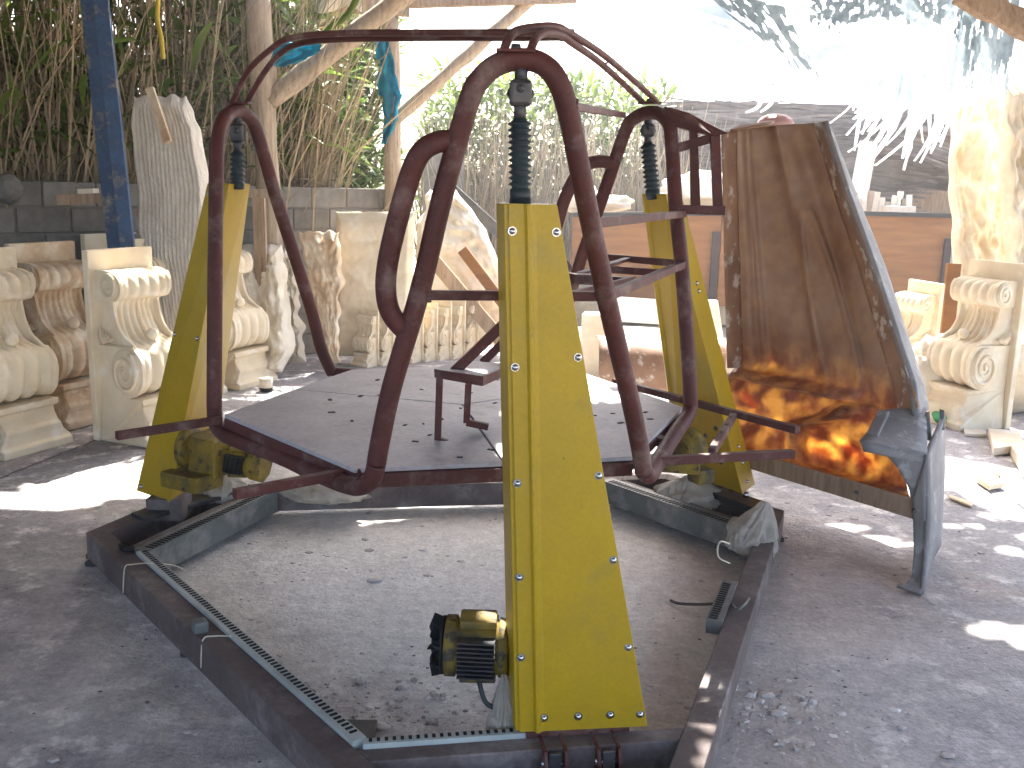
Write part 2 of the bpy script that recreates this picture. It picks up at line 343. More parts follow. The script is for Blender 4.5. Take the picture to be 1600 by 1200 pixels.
nx = int((x1-x0)/cs); ny = int((y1-y0)/cs)
def inhole(x, y):
    n1 = noise.noise(V(x*2.3, y*2.3, 5))*.35
    for (hx, hy, rx, ry) in LIT:
        d = ((x-hx)/rx)**2+((y-hy)/ry)**2
        if d < 1+n1*1.6: return True
    return False
cells = {}
SUBS = 3
def cell(x, y, s, lv):
    cx, cy = x+s/2, y+s/2
    near = any(abs(cx-h[0]) < h[2]*1.4+s and abs(cy-h[1]) < h[3]*1.4+s for h in LIT)
    if near and lv > 0:
        for a in (0, 1):
            for b in (0, 1): cell(x+a*s/2, y+b*s/2, s/2, lv-1)
        return
    if cx > 1.9+.25*noise.noise(V(cy*2, 0, 1)) and cy > 8.05+.3*noise.noise(V(cx*2.5, 3, 1)): return
    if cy > 6.55+(cx+4.55)*1.0735+.2*noise.noise(V(cx*3, cy*3, 4)) and cx < -1.2: return
    if near and inhole(cx, cy): return
    b = len(mb.v); mb.v += [(x, y, ZR), (x+s, y, ZR), (x+s, y+s, ZR), (x, y+s, ZR)]; mb.f.append((b, b+1, b+2, b+3)); mb.sm.append(False)
S0 = .44
for i in range(int((x1-x0)/S0)):
    for j in range(int((y1-y0)/S0)):
        cell(x0+i*S0, y0+j*S0, S0, 4)
rf = wthing('shed_roof', 'dark patched shade roof with torn gaps shaped for the sun patches over the yellow and red machine', 'roof', (0, 2, ZR))
W(mb.build('roof_sheet', M['roof'], rf, recalc=False)); 
for k in range(1, 8):
    x = -6.2+k*1.6
    W(MB().bar((x, -2.9, ZR+.06), (x, (9.4 if x < 1.8 else 7.9) if x > -1.3 else 6.4+(x+4.55)*1.07, ZR+.06), .07, .1).build('rafter', M['wood'], rf))
# eaves beam seen along the top edge of the picture
W(MB().bar(P(488, 2, 9.55), P(640, 12, 9.6), .10, .16).build('eaves_beam', M['woodpale'], rf))
W(MB().bar(P(630, 2, 9.62), P(900, -6, 9.7), .10, .12).build('eaves_beam', M['wood'], rf))
b = MB(); b.grid(lambda u, v: P(486+80*u, -12+28*v+6*sin(u*7), 9.45)+V(0, .05*sin(u*9+v*3), 0), 12, 6)
W(b.build('hanging_cloth', M['plasterw'], rf, solid=.006))

# ---- concrete block wall, one object per block
wall = wthing('block_wall', 'grey concrete block wall along the left, behind the carved corbels', 'wall', (-4.4, 6.5, 0))
def wallrun(a, b, z1=1.55, bw=.4, bh=.195, t=.19, parent=wall, first=[None]):
    a = Vector((*a, 0)); b = Vector((*b, 0)); d = (b-a); L = d.length; d.normalize(); ang = math.atan2(d.y, d.x)
    nn = V(-d.y, d.x, 0)
    rows = int(z1/bh+.5)
    mo = MB(); mo.box8([a-nn*(t/2-.012), b-nn*(t/2-.012), b+nn*(t/2-.012), a+nn*(t/2-.012)]+[q+V(0, 0, rows*bh-.012) for q in (a-nn*(t/2-.012), b-nn*(t/2-.012), b+nn*(t/2-.012), a+nn*(t/2-.012))])
    W(mo.build('mortar_core', M['mortar'], parent))
    if first[0] is None:
        g = MB().box((0, 0, 0), (bw-.014, t, bh-.014)); me = g.mesh('block')
        bm = bmesh.new(); bm.from_mesh(me); bmesh.ops.bevel(bm, geom=bm.edges[:], offset=.006, segments=1, affect='EDGES'); bm.to_mesh(me); bm.free()
        me.materials.append(M['block']); first[0] = me
    me = first[0]; half = []
    for r in range(rows):
        s = -(r % 2)*bw/2; 
        while s < L-.05:
            e0 = max(s, 0); e1 = min(s+bw, L)
            if e1-e0 > .08:
                c = a+d*((e0+e1)/2)+V(0, 0, bh*(r+.5))+nn*random.uniform(-.004, .004)
                o = bpy.data.objects.new('block', me); COL.objects.link(o); o.parent = parent
                o.location = c-Vector(parent.location); o.rotation_euler = (0, random.uniform(-.006, .006), ang); o.scale = ((e1-e0)/bw, 1, 1)
            s += bw
wallrun((-4.55, 6.35), (-1.15, 10.0))
wall2 = wthing('block_wall', 'grey block wall running towards the camera at the far left edge', 'wall', (-4.6, 0, 0))
W(MB().box((-4.7, .2, .775), (.19, 12.2, 1.55)).build('wall_body', M['block'], wall2))

# ---- reeds and cane behind the wall
import numpy as np
rng = np.random.default_rng(5)
def stems(name, mat_, parent, n, pos, hmin, hmax, r, lean=.12, label=None, zmin=0, sag=0, curve=.25, flat=False):
    """many thin tapering stems joined in one mesh; pos() gives x, y"""
    vs = []; fs = []; NS = 5
    for i in range(n):
        x, y, z0 = pos(); h = rng.uniform(hmin, hmax); a = rng.uniform(0, 2*pi); l = rng.normal(0, lean); cu = rng.normal(0, curve)
        dx, dy = cos(a)*l, sin(a)*l; ca = rng.uniform(0, 2*pi); rr = r*rng.uniform(.6, 1.4); b = len(vs)
        for k in range(NS):
            t = k/(NS-1); px = x+dx*h*t+cos(ca)*cu*t*t*h*.5; py = y+dy*h*t+sin(ca)*cu*t*t*h*.5; pz = z0+h*t*(1-abs(cu)*.3*t)
            q = rr*(1-.75*t)
            for m in range(3): vs.append((px+q*cos(m*2.094), py+q*sin(m*2.094), pz))
        for k in range(NS-1):
            for m in range(3): fs.append((b+k*3+m, b+k*3+(m+1) % 3, b+k*3+3+(m+1) % 3, b+k*3+3+m))
    me = bpy.data.meshes.new(name); me.from_pydata(vs, [], fs); return link(name, me, mat_, parent)
def leaves(name, mat_, parent, n, pos, lmin, lmax, wd):
    vs = []; fs = []; NS = 5
    for i in range(n):
        x, y, z = pos(); L = rng.uniform(lmin, lmax); a = rng.uniform(0, 2*pi); el = rng.uniform(-.2, 1.3); dr = rng.uniform(.5, 1.8); wv = wd*rng.uniform(.6, 1.3); b = len(vs)
        dx, dy = cos(a), sin(a); e = el; px, py, pz = x, y, z
        tw = rng.uniform(-.6, .6)
        for k in range(NS):
            t = k/(NS-1); q = wv*(sin(pi*min(1, t*.85+.15)))*.5; 
            vs.append((px-dy*q, py+dx*q, pz+q*tw)); vs.append((px+dy*q, py-dx*q, pz-q*tw))
            px += dx*cos(e)*L/NS; py += dy*cos(e)*L/NS; pz += sin(e)*L/NS; e -= dr/NS
        for k in range(NS-1): fs.append((b+2*k, b+2*k+1, b+2*k+3, b+2*k+2))
    me = bpy.data.meshes.new(name); me.from_pydata(vs, [], fs); return link(name, me, mat_, parent)
def along(a, b, dep0, dep1, z0=0, z1=0):
    a = np.array(a); b = np.array(b); d = b-a; nn = np.array([-d[1], d[0]])/np.linalg.norm(d)
    def f():
        q = a+d*rng.uniform()+nn*rng.uniform(dep0, dep1); return q[0], q[1], rng.uniform(z0, z1)
    return f
o = stems('dry_reed_thicket', M['reed'], None, 5200, along((-6.5, 4.4), (-1.75, 9.6), .15, .8), 2.3, 4.6, .011, .13, curve=.35)
tag(o, 'tall thicket of dry brown reeds rising behind the dark block wall', 'reeds', kind='stuff')
o = leaves('dry_reed_litter', M['reed'], None, 3600, along((-6.5, 4.4), (-1.75, 9.6), .05, .7, 1.3, 4.4), .25, .7, .03)
tag(o, 'dry brown hanging leaves among the reeds at upper left', 'leaves', kind='stuff')
o = leaves('green_cane_leaves', M['leaf'], None, 4200, along((-6.5, 4.4), (-1.9, 9.4), -.1, .4, 1.7, 4.6), .3, .8, .055)
tag(o, 'green cane leaves hanging over the dry reeds at upper left', 'leaves', kind='stuff')
# reed mat behind the wooden post
o = stems('reed_mat', M['reedpale'], None, 900, along((-3.0, 9.2), (-1.75, 10.3), .25, .33), 2.3, 3.1, .013, .012, curve=.03)
tag(o, 'pale upright reed mat beside the wooden post on the wall', 'reed fence', kind='stuff')
o = leaves('cane_shrub_leaves', M['leaf'], None, 5200, along((-3.0, 10.4), (-1.35, 11.6), .1, 1.0, 1.3, 3.5), .25, .6, .05)
tag(o, 'bright green cane foliage between the two wooden posts', 'foliage', kind='stuff')
o = leaves('cane_leaves_by_post', M['leaf'], None, 1500, along((-2.75, 9.1), (-1.55, 10.3), .12, .5, 1.6, 3.4), .25, .6, .05)
tag(o, 'sunlit green cane leaves between the thick and the slim wooden post', 'leaves', kind='stuff')
o = leaves('far_shrub_leaves', M['leaf'], None, 4200, along((-1.2, 13.2), (2.2, 13.8), 0, 1.6, .6, 3.1), .25, .6, .06)
tag(o, 'sunlit green shrubs behind the tall arch of the frame', 'foliage', kind='stuff')
o = stems('far_dry_canes', M['reedpale'], None, 1500, along((-1.2, 12.6), (2.6, 13.0), 0, .7), 1.6, 2.9, .011, .18, curve=.3)
tag(o, 'grey dry canes standing behind the black bellows of the nearest column', 'reeds', kind='stuff')
# brush fence at back right
def hstems(name, n, a, b, z0, z1, r, mt, dep=.2, slope=0, L0=.5, L1=1.4):
    vs = []; fs = []; a = np.array(a); b = np.array(b); d = b-a; Ld = np.linalg.norm(d); e = d/Ld; nn = np.array([-e[1], e[0]])
    for i in range(n):
        c = a+d*rng.uniform()+nn*rng.uniform(0, dep); z = rng.uniform(z0, z1); L = rng.uniform(L0, L1); t = rng.normal(slope, .08); bb = len(vs)
        for s in (-.5, 0, .5):
            q = r*(1-abs(s)*.8)
            for m in range(3):
                vs.append((c[0]+e[0]*L*s+nn[0]*q*cos(m*2.094), c[1]+e[1]*L*s+nn[1]*q*cos(m*2.094), z+L*s*t+q*sin(m*2.094)+(.03*(1 if s == 0 else 0))))
        for k in range(2):
            for m in range(3): fs.append((bb+k*3+m, bb+k*3+(m+1) % 3, bb+k*3+3+(m+1) % 3, bb+k*3+3+m))
    me = bpy.data.meshes.new(name); me.from_pydata(vs, [], fs); return link(name, me, mt)
o = hstems('brushwood_fence', 2800, (2.2, 13.4), (5.1, 13.2), 1.0, 2.75, .02, M['brush'], .3)
tag(o, 'grey brushwood screen behind the brown glass fibre mould', 'fence', kind='stuff')
b = MB().box((3.9, 13.75, 1.3), (4.2, .06, 2.6)); tag(b.build('backing_board', M['brush']), 'grey boards behind the brushwood screen', 'boards')
o = hstems('thatch_eaves', 900, (5.0, 12.4), (7.4, 12.2), 2.05, 2.6, .02, M['brush'], .5, slope=-.22)
tag(o, 'drooping grey thatch eaves above the dark shelter opening at right', 'thatch', kind='stuff')

# ---- far shelter with dark opening
sh = wthing('storage_shelter', 'dark open shelter with a low shelf under the grey thatch', 'shelter', (6.1, 13.2, 0))
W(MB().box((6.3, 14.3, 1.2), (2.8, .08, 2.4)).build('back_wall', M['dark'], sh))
W(MB().box((6.3, 13.2, 2.42), (2.9, 2.2, .06)).build('shelter_roof', M['brush'], sh))
W(MB().box((6.2, 13.5, 1.45), (2.2, .5, .5)).build('stored_bale', M['wood'], sh))
W(MB().box((6.2, 12.8, 1.17), (2.3, .5, .06)).build('shelf_board', M['wood'], sh))
W(MB().box((5.35, 12.62, .6), (.08, .08, 1.15)).build('shelf_leg', M['wood'], sh))
W(MB().box((6.75, 12.62, .6), (.08, .08, 1.15)).build('shelf_leg', M['wood'], sh))

# ---- far orange plywood barrier
bar = wthing('plywood_barrier', 'long orange plywood barrier with a dusty dark rim at the back of the yard', 'barrier', (3, 11.5, 0))
def panel(p0, p1, pz, Y0, Y1, nm='panel', mt='plywood'):
    a = P(*p0, Y0); b = P(*p1, Y1); a2 = V(a.x, a.y, pz); b2 = V(b.x, b.y, pz)
    g = MB().box8([a2, b2, b2+V(0, .04, 0), a2+V(0, .04, 0), a, b, b+V(0, .04, 0), a+V(0, .04, 0)])
    return W(g.build(nm, M[mt], bar, bevel=.004)), a, b
for (p0, p1, Y0, Y1) in (((895, 338), (1128, 336), 11.6, 11.5), ((1129, 337), (1345, 336), 11.48, 11.4), ((1346, 336), (1492, 340), 11.38, 11.3)):
    _, a, b = panel(p0, p1, .28, Y0, Y1)
    W(MB().bar(a+V(0, -.02, .02), b+V(0, -.02, .02), .14, .05).build('dusty_rim', M['dark'], bar))
    m_ = (a+b)/2; W(MB().box((b.x-.06, b.y-.035, .7), (.08, .03, .9)).build('batten', M['plyedge'], bar))
W(MB().box((3.2, 12.1, .6), (4.4, .9, 1.14)).build('filled_bed', M['dirt'], bar))
ORD = ['first', 'second', 'third', 'fourth', 'fifth', 'sixth', 'seventh', 'eighth', 'ninth', 'tenth', 'eleventh']
# white strips and scraps on top
grp = 'white plaster strips standing on the barrier'
for k in range(11):
    px = 1330+k*9+random.uniform(-2, 2); h = random.uniform(18, 36)
    a = P(px, 334, 11.9); hh = h/1512*12; tl = random.uniform(-.1, .1)
    g = MB().bar(a, a+V(tl*hh, 0, hh), .07, .03, upv=(0, 1, 0))
    tag(g.build('plaster_strip', M['plasterw'] if k % 3 else M['woodpale'], bevel=.003), ORD[k]+' upright plaster strip from the left in the row on the orange barrier', 'strip', grp)
g = MB().box8([P(1322, 330, 12.1), P(1350, 330, 12.1), P(1352, 330, 12.2), P(1324, 330, 12.2), P(1343, 220, 12.5), P(1371, 222, 12.5), P(1372, 222, 12.58), P(1345, 220, 12.58)])
tag(g.build('white_board', M['plasterw'], bevel=.004), 'tall white board leaning against the brushwood screen', 'board')
g = MB().box((P(1405, 331, 11.8).x, 11.8, P(1405, 331, 11.8).z+.03), (.32, .2, .08)); tag(g.build('plaster_block', M['plasterw'], bevel=.01), 'flat white plaster block at right end of the strip row on the barrier', 'block')

def lump(name, c, r, sc, m, label, cat, seed=0, amp=.35, sub=4, freq=2.2, group=None, fine=.08, parent=None):
    bm = bmesh.new(); bmesh.ops.create_icosphere(bm, subdivisions=sub, radius=1)
    for v in bm.verts:
        d = v.co.normalized(); n1 = noise.noise(d*freq+V(seed*7.1, 0, 0)); n2 = noise.noise(d*freq*3.1+V(0, seed*3.3, 0)); n3 = 1-abs(noise.noise(d*freq*5+V(seed, 1, 2)))*2
        v.co = d*(1+amp*n1+amp*.4*n2+fine*n3)
    zmin = min(v.co.z for v in bm.verts)
    for v in bm.verts: v.co = Vector((v.co.x*sc[0]*r, v.co.y*sc[1]*r, (v.co.z-zmin)*sc[2]*r))
    for f in bm.faces: f.smooth = True
    me = bpy.data.meshes.new(name); bm.to_mesh(me); bm.free(); o = link(name, me, m, parent); o.location = c
    if label: tag(o, label, cat, group)
    return o
# scraps along barrier top, left part
for k, (px, w_, h_) in enumerate(((950, .35, .12), (1090, .5, .28), (1112, .25, .15), (905, .3, .2))):
    a = P(px, 334, 12.0); lump('plaster_rubble', a, .5, (w_*1.6, w_, h_*1.6), M['plasterw'], ['low white plaster heap on the barrier left of the yellow column', 'pale plaster heap on the barrier seen through the barred panel', 'small plaster lump beside the barred panel on the barrier', 'white plaster heap at the left end of the barrier'][k], 'rubble', seed=k+3)
# far white pieces on the ground before the barrier
g = MB(); A = P(925, 505, 10.8); B_ = P(1040, 508, 10.8)
g.prism([P(928, 500, 10.6), P(1045, 508, 10.6), P(1045, 470, 10.9), P(935, 462, 10.9)], (0, .10, 0)); tag(g.build('cracked_slab', M['plasterw'], bevel=.008), 'broad white cracked slab leaning on the orange barrier', 'slab')
c = G(985, 560, 0); ring = MB()
ring.lathe([(0, 1.0), (.16, 1.02), (.18, .96), (.18, .82), (.02, .80)], (c.x, c.y, 0), (0, 0, 1), 48)
tag(ring.build('fountain_ring', M['plaster']), 'large round white basin ring lying behind the wooden platform', 'basin')
g = MB(); a = G(905, 590); g.box8([a, a+V(.30, 0, 0), a+V(.34, .22, 0), a+V(.04, .22, 0)]+[q+V(0, 0, .55) for q in (a, a+V(.30, 0, 0), a+V(.34, .22, 0), a+V(.04, .22, 0))])
tag(g.build('white_pedestal', M['plaster'], bevel=.006), 'square white pedestal standing just right of the nearest yellow column', 'pedestal')
g = MB(); g.prism([P(1092, 560, 9.6), P(1135, 560, 9.6), P(1122, 470, 9.9), P(1100, 470, 9.9)], (0, .12, 0)); tag(g.build('tapered_pedestal', M['plaster'], bevel=.006), 'small tapered white pedestal beside the left flange of the brown mould', 'pedestal')
g = MB(); g.box8([G(1060, 560), G(1180, 575), G(1180, 545), G(1060, 540)]+[q+V(0, 0, .1) for q in (G(1060, 560), G(1180, 575), G(1180, 545), G(1060, 540))]); tag(g.build('flat_slab', M['plaster'], bevel=.01), 'low flat white slab on the ground left of the brown mould', 'slab')
lump('grey_rock', G(890, 520), .35, (1.1, .8, .9), M['block'], 'dark grey rock heap beyond the platform beside the nearest yellow column', 'rock', 9)

# brown translucent gutter mould lying behind the platform
g = MB()
def gut(u, v):
    a = P(930, 600, 7.2)*(1-u)+P(1190, 610, 6.9)*u; th = -2.2+2.6*v
    return V(a.x, a.y+.25*sin(th), .30+.22*cos(th)-.0)+V(0, 0, noise.noise(V(u*6, v*3, 2))*.02)
g.grid(gut, 30, 12); tag(g.build('resin_mould_half', M['resinrim'], solid=.008), 'low brown curved resin mould lying behind the platform', 'mould')

# ---- posts and braces of the shed
pb = wthing('blue_post', 'leaning worn blue steel post in front of the dark block wall', 'post', tuple(P(190, 480, 6.6)))
a = P(142, -40, 6.75); b_ = P(196, 520, 6.6); 
xx = V(.062, .0, 0); yy = V(.02, .09, 0)
def quadpost(a, b, w1, w2): return [b, b+w1, b+w1+w2, b+w2, a, a+w1, a+w1+w2, a+w2]
pbm = MB(); pbm.box8(quadpost(a+V(-.10, .02, 0), b_+V(-.07, .02, 0), V(.10, -.02, 0), V(.04, .10, 0))); W(pbm.build('flange_side', M['blue'], pb, bevel=.004))
pbm = MB(); pbm.box8(quadpost(a+V(.003, -.02, 0), b_+V(.033, -.02, 0), V(.085, .03, 0), V(-.02, .08, 0))); W(pbm.build('post_face', M['blue'], pb, bevel=.004))
def timber(name, a, b, w_, h_, label, cat='post', m='woodpale', n=14, parent=None, fn=None):
    g = MB(); a = Vector(a); b = Vector(b); pts = [a+(b-a)*(k/n)+V(noise.noise(V(k*.6, a.x, 1)), 0, 0)*.015 for k in range(n+1)]
    g.tube(pts, lambda t: w_/2*(1+.06*sin(t*17+a.x)), 8, wob=.12)
    o = g.build(name, M[m], parent)
    if label: tag(o, label, cat)
    return o
timber('wooden_post', P(402, -30, 8.3), V(P(432, 500, 8.5).x, 8.5, 0), .21, .2, 'thick weathered wooden post standing left of the diagonal brace')
g = MB().bar(P(404, 300, 8.15), V(P(412, 470, 8.2).x, 8.2, 0), .10, .05, upv=(0, 1, 0)); tag(g.build('nailed_plank', M['wood'], bevel=.003), 'short upright plank nailed to the foot of the thick wooden post', 'plank')
g = MB().bar(P(385, 302, 8.1), P(422, 303, 8.1), .06, .07); tag(g.build('cross_batten', M['woodpale'], bevel=.003), 'short level batten across the thick wooden post', 'batten')
timber('wooden_post', P(609, 20, 9.6), V(P(619, 500, 9.7).x, 9.7, 0), .17, .2, 'slim wooden post wrapped with turquoise netting')
timber('diagonal_brace', P(420, 158, 8.35), P(650, -22, 8.6), .17, .2, 'stout diagonal brace rising from the thick post', 'brace')
timber('diagonal_brace', P(612, 192, 9.5), P(850, -20, 9.8), .12, .2, 'thin diagonal brace rising right from the netting wrapped post', 'brace')
timber('roof_log', P(1500, -14, 6.5), P(1640, 62, 6.4), .17, .2, 'brown round log crossing the top right corner', 'log', m='wood')
g = MB(); g.tube(catmull([P(500, 62, 8.9), P(520, 40, 8.9), P(545, 22, 8.9), P(560, -10, 8.9)]), .03, 7); tag(g.build('bent_branch', M['leaf']), 'short bent green branch under the eaves cloth', 'branch')
# turquoise netting rag
def rag(name, cols, Y, m, label, cat, amp=.05, nu=14, nv=18, holes=0):
    g = MB(); rows = cols
    def f(u, v):
        k = v*(len(rows)-1); i = min(int(k), len(rows)-2); t = k-i
        (l0, r0, y0_), (l1, r1, y1_) = rows[i], rows[i+1]
        x = (l0*(1-t)+l1*t)*(1-u)+(r0*(1-t)+r1*t)*u; y = y0_*(1-t)+y1_*t
        d = amp*noise.noise(V(u*4, v*5, Y)); return P(x+4*noise.noise(V(u*3, v*9, 1)), y, Y+d+.04*sin(u*9+v*4))
    g.grid(f, nu, nv)
    if holes:
        keep = [(f_, s_) for f_, s_ in zip(g.f, g.sm) if noise.noise(Vector(g.v[f_[0]])*7) < holes]
        g.f = [q[0] for q in keep]; g.sm = [q[1] for q in keep]
    return tag(g.build(name, m, recalc=False, solid=.003), label, cat)
rag('turquoise_net', [(586, 606, 60), (588, 618, 110), (592, 626, 150), (600, 620, 190), (596, 604, 225)], 9.45, M['teal'], 'turquoise net rag hanging on the slim wooden post', 'net', holes=.35)
rag('blue_cloth', [(432, 500, 66), (428, 502, 78), (424, 480, 92), (428, 446, 104)], 8.15, M['teal'], 'pale blue cloth scrap behind the left roof bars', 'cloth')
g = MB(); c = P(613, 235, 9.68); g.lathe([(-.03, .10), (.03, .10)], c, (0, 0, 1), 16); tag(g.build('green_tie', M['leaf']), 'green twine tied round the slim wooden post', 'twine')
g = MB(); g.tube(catmull([P(248, -10, 7.2), P(246, 30, 7.2), P(252, 60, 7.2), P(255, 92, 7.2)]), .018, 6); tag(g.build('yellow_rope', M['yellowcap']), 'frayed yellow rope hanging in front of the reeds', 'rope')
g = MB(); g.tube([P(0, 160, 6.7)+V(-.4, 0, .5), P(90, 85, 6.8), P(150, -20, 6.9)], .02, 6); 

# torn white netting at upper right
def netsheet(name, f, nu, nv, thr, label, seed):
    g = MB(); g.grid(f, nu, nv); keep = []
    for f_, s_ in zip(g.f, g.sm):
        j = (f_[0]//(nu+1))/nv; i = (f_[0] % (nu+1))/nu
        n1 = noise.noise(V(i*14, j*4, seed))+.5*noise.noise(V(i*60, j*9, seed)); edge = max(0, j-.72)*3.4
        if n1 < thr-edge: keep.append((f_, s_))
    g.f = [q[0] for q in keep]; g.sm = [q[1] for q in keep]
    return tag(g.build(name, M['net'], recalc=False), label, 'netting')
def n1(u, v):   # big sagging fold from the top left corner of the sheet to its right
    x = 1085+560*u; top = -40; bot = 50+130*sin(pi*min(1, u*1.15)) + (100 if u > .6 else 0)*(u-.6)*2
    y = top+(bot-top)*v; return P(x, y, 9.0-.5*u-.3*v+.14*sin(u*16+v*5)+.10*noise.noise(V(u*9, v*9, 3)))
netsheet('torn_shade_netting', n1, 150, 60, .50, 'white torn shade netting sagging across the upper right', 2)
rr_ = random.Random(12)
g = MB()
for k in range(70):
    u = rr_.random(); xa = 1345+225*u; ya = 95-25*u+rr_.uniform(-15, 25); L_ = rr_.uniform(50, 150)*(.6+.8*sin(pi*u)); sw = -rr_.uniform(-.1, .55)*L_; Y_ = 8.3+rr_.uniform(-.25, .25); wd_ = rr_.uniform(3, 13)
    n_ = 8; b_i = len(g.v)
    for i_k in range(n_+1):
        t = i_k/n_; x = xa+sw*t*t; y = ya+L_*t-.15*L_*t*t+4*noise.noise(V(k, t*4, 0)); w2 = wd_*(1-.8*t)*(.7+.6*noise.noise(V(k*3, t*6, 2)))+.6
        g.v.append(P(x-w2, y, Y_+.1*t)); g.v.append(P(x+w2, y+w2*.4, Y_+.1*t+.03))
    g.f += [(b_i+2*q, b_i+2*q+1, b_i+2*q+3, b_i+2*q+2) for q in range(n_)]; g.sm += [True]*n_
g.v = [tuple(v) for v in g.v]
o = tag(g.build('netting_fringe', M['net'], recalc=False), 'ragged white netting fringe hanging left of the tall pale panels', 'netting', kind='stuff')
M['greynet'] = mat('grey_shade_net', (.34, .42, .46), (.20, .26, .30), scale=14, rough=.9, bump=.6, bscale=60, transl=.35)
def gn(name, f, nu, nv, thr, label, seed, fr=30):
    g = MB(); g.grid(f, nu, nv); keep = []
    for f_, s_ in zip(g.f, g.sm):
        j = (f_[0]//(nu+1))/nv; i = (f_[0] % (nu+1))/nu
        if noise.noise(V(i*fr, j*5, seed))+.6*noise.noise(V(i*fr*3, j*9, seed)) < thr-max(0, j-.6)*2.2: keep.append((f_, s_))
    g.f = [q[0] for q in keep]; g.sm = [q[1] for q in keep]
    return tag(g.build(name, M['greynet'], recalc=False), label, 'netting')
gn('shade_net_strip', lambda u, v: P(1500+95*u-25*v, -10+(60*u+150*(1-u*.2))*v, 6.9+.08*sin(u*9)), 60, 90, .32, 'grey shade net strip hanging under the brown log at upper right', 5, 16)
gn('shade_net_strip', lambda u, v: P(1265+250*u, -14+62*v+8*sin(u*11), 7.1+.1*sin(u*14)), 150, 50, .22, 'frayed grey shade net along the top edge above the white netting', 6, 30)
gn('shade_net_strip', lambda u, v: P(1095+130*u+70*v, -20+(70+70*u)*v+30*u, 7.2+.1*sin(u*6+v*4)), 70, 70, .16, 'blue grey fold of netting coming down left of the white sheet', 7, 8)
def roll(path, r, label, wob=.5):
    g = MB(); g.tube(catmull(path, 8), lambda t: r*(1-.5*t), 10, wob=wob); tag(g.build('rolled_netting', M['net']), label, 'netting')
SH = ['long white shred hanging just left of the tall white board', 'shorter shred crossing the top of the white board', 'shred hanging over the drooping thatch eaves', 'longest shred, close to the left edge of the tall pale panel', 'tiny shred just above the pink dome', 'tiny shred left of the one above the pink dome']
roll([P(1080, -30, 8.9), P(1130, 30, 8.8), P(1180, 85, 8.7), P(1215, 105, 8.7), P(1260, 98, 8.6), P(1320, 75, 8.6)], .10, 'thick rolled hem of the torn netting, left part')
for k, (x, y, l) in enumerate(((1345, 175, 60), (1360, 165, 45), (1470, 190, 50), (1488, 150, 80), (1210, 150, 25), (1190, 158, 18))):
    g = MB(); g.tube(catmull([P(x, y-20, 8.6), P(x-4, y+l*.4, 8.6), P(x-10-3*k, y+l, 8.65)]), lambda t: .025*(1-.7*t), 6, wob=.3)
    tag(g.build('net_shred', M['net']), SH[k], 'shred', 'shreds hanging from the torn netting')

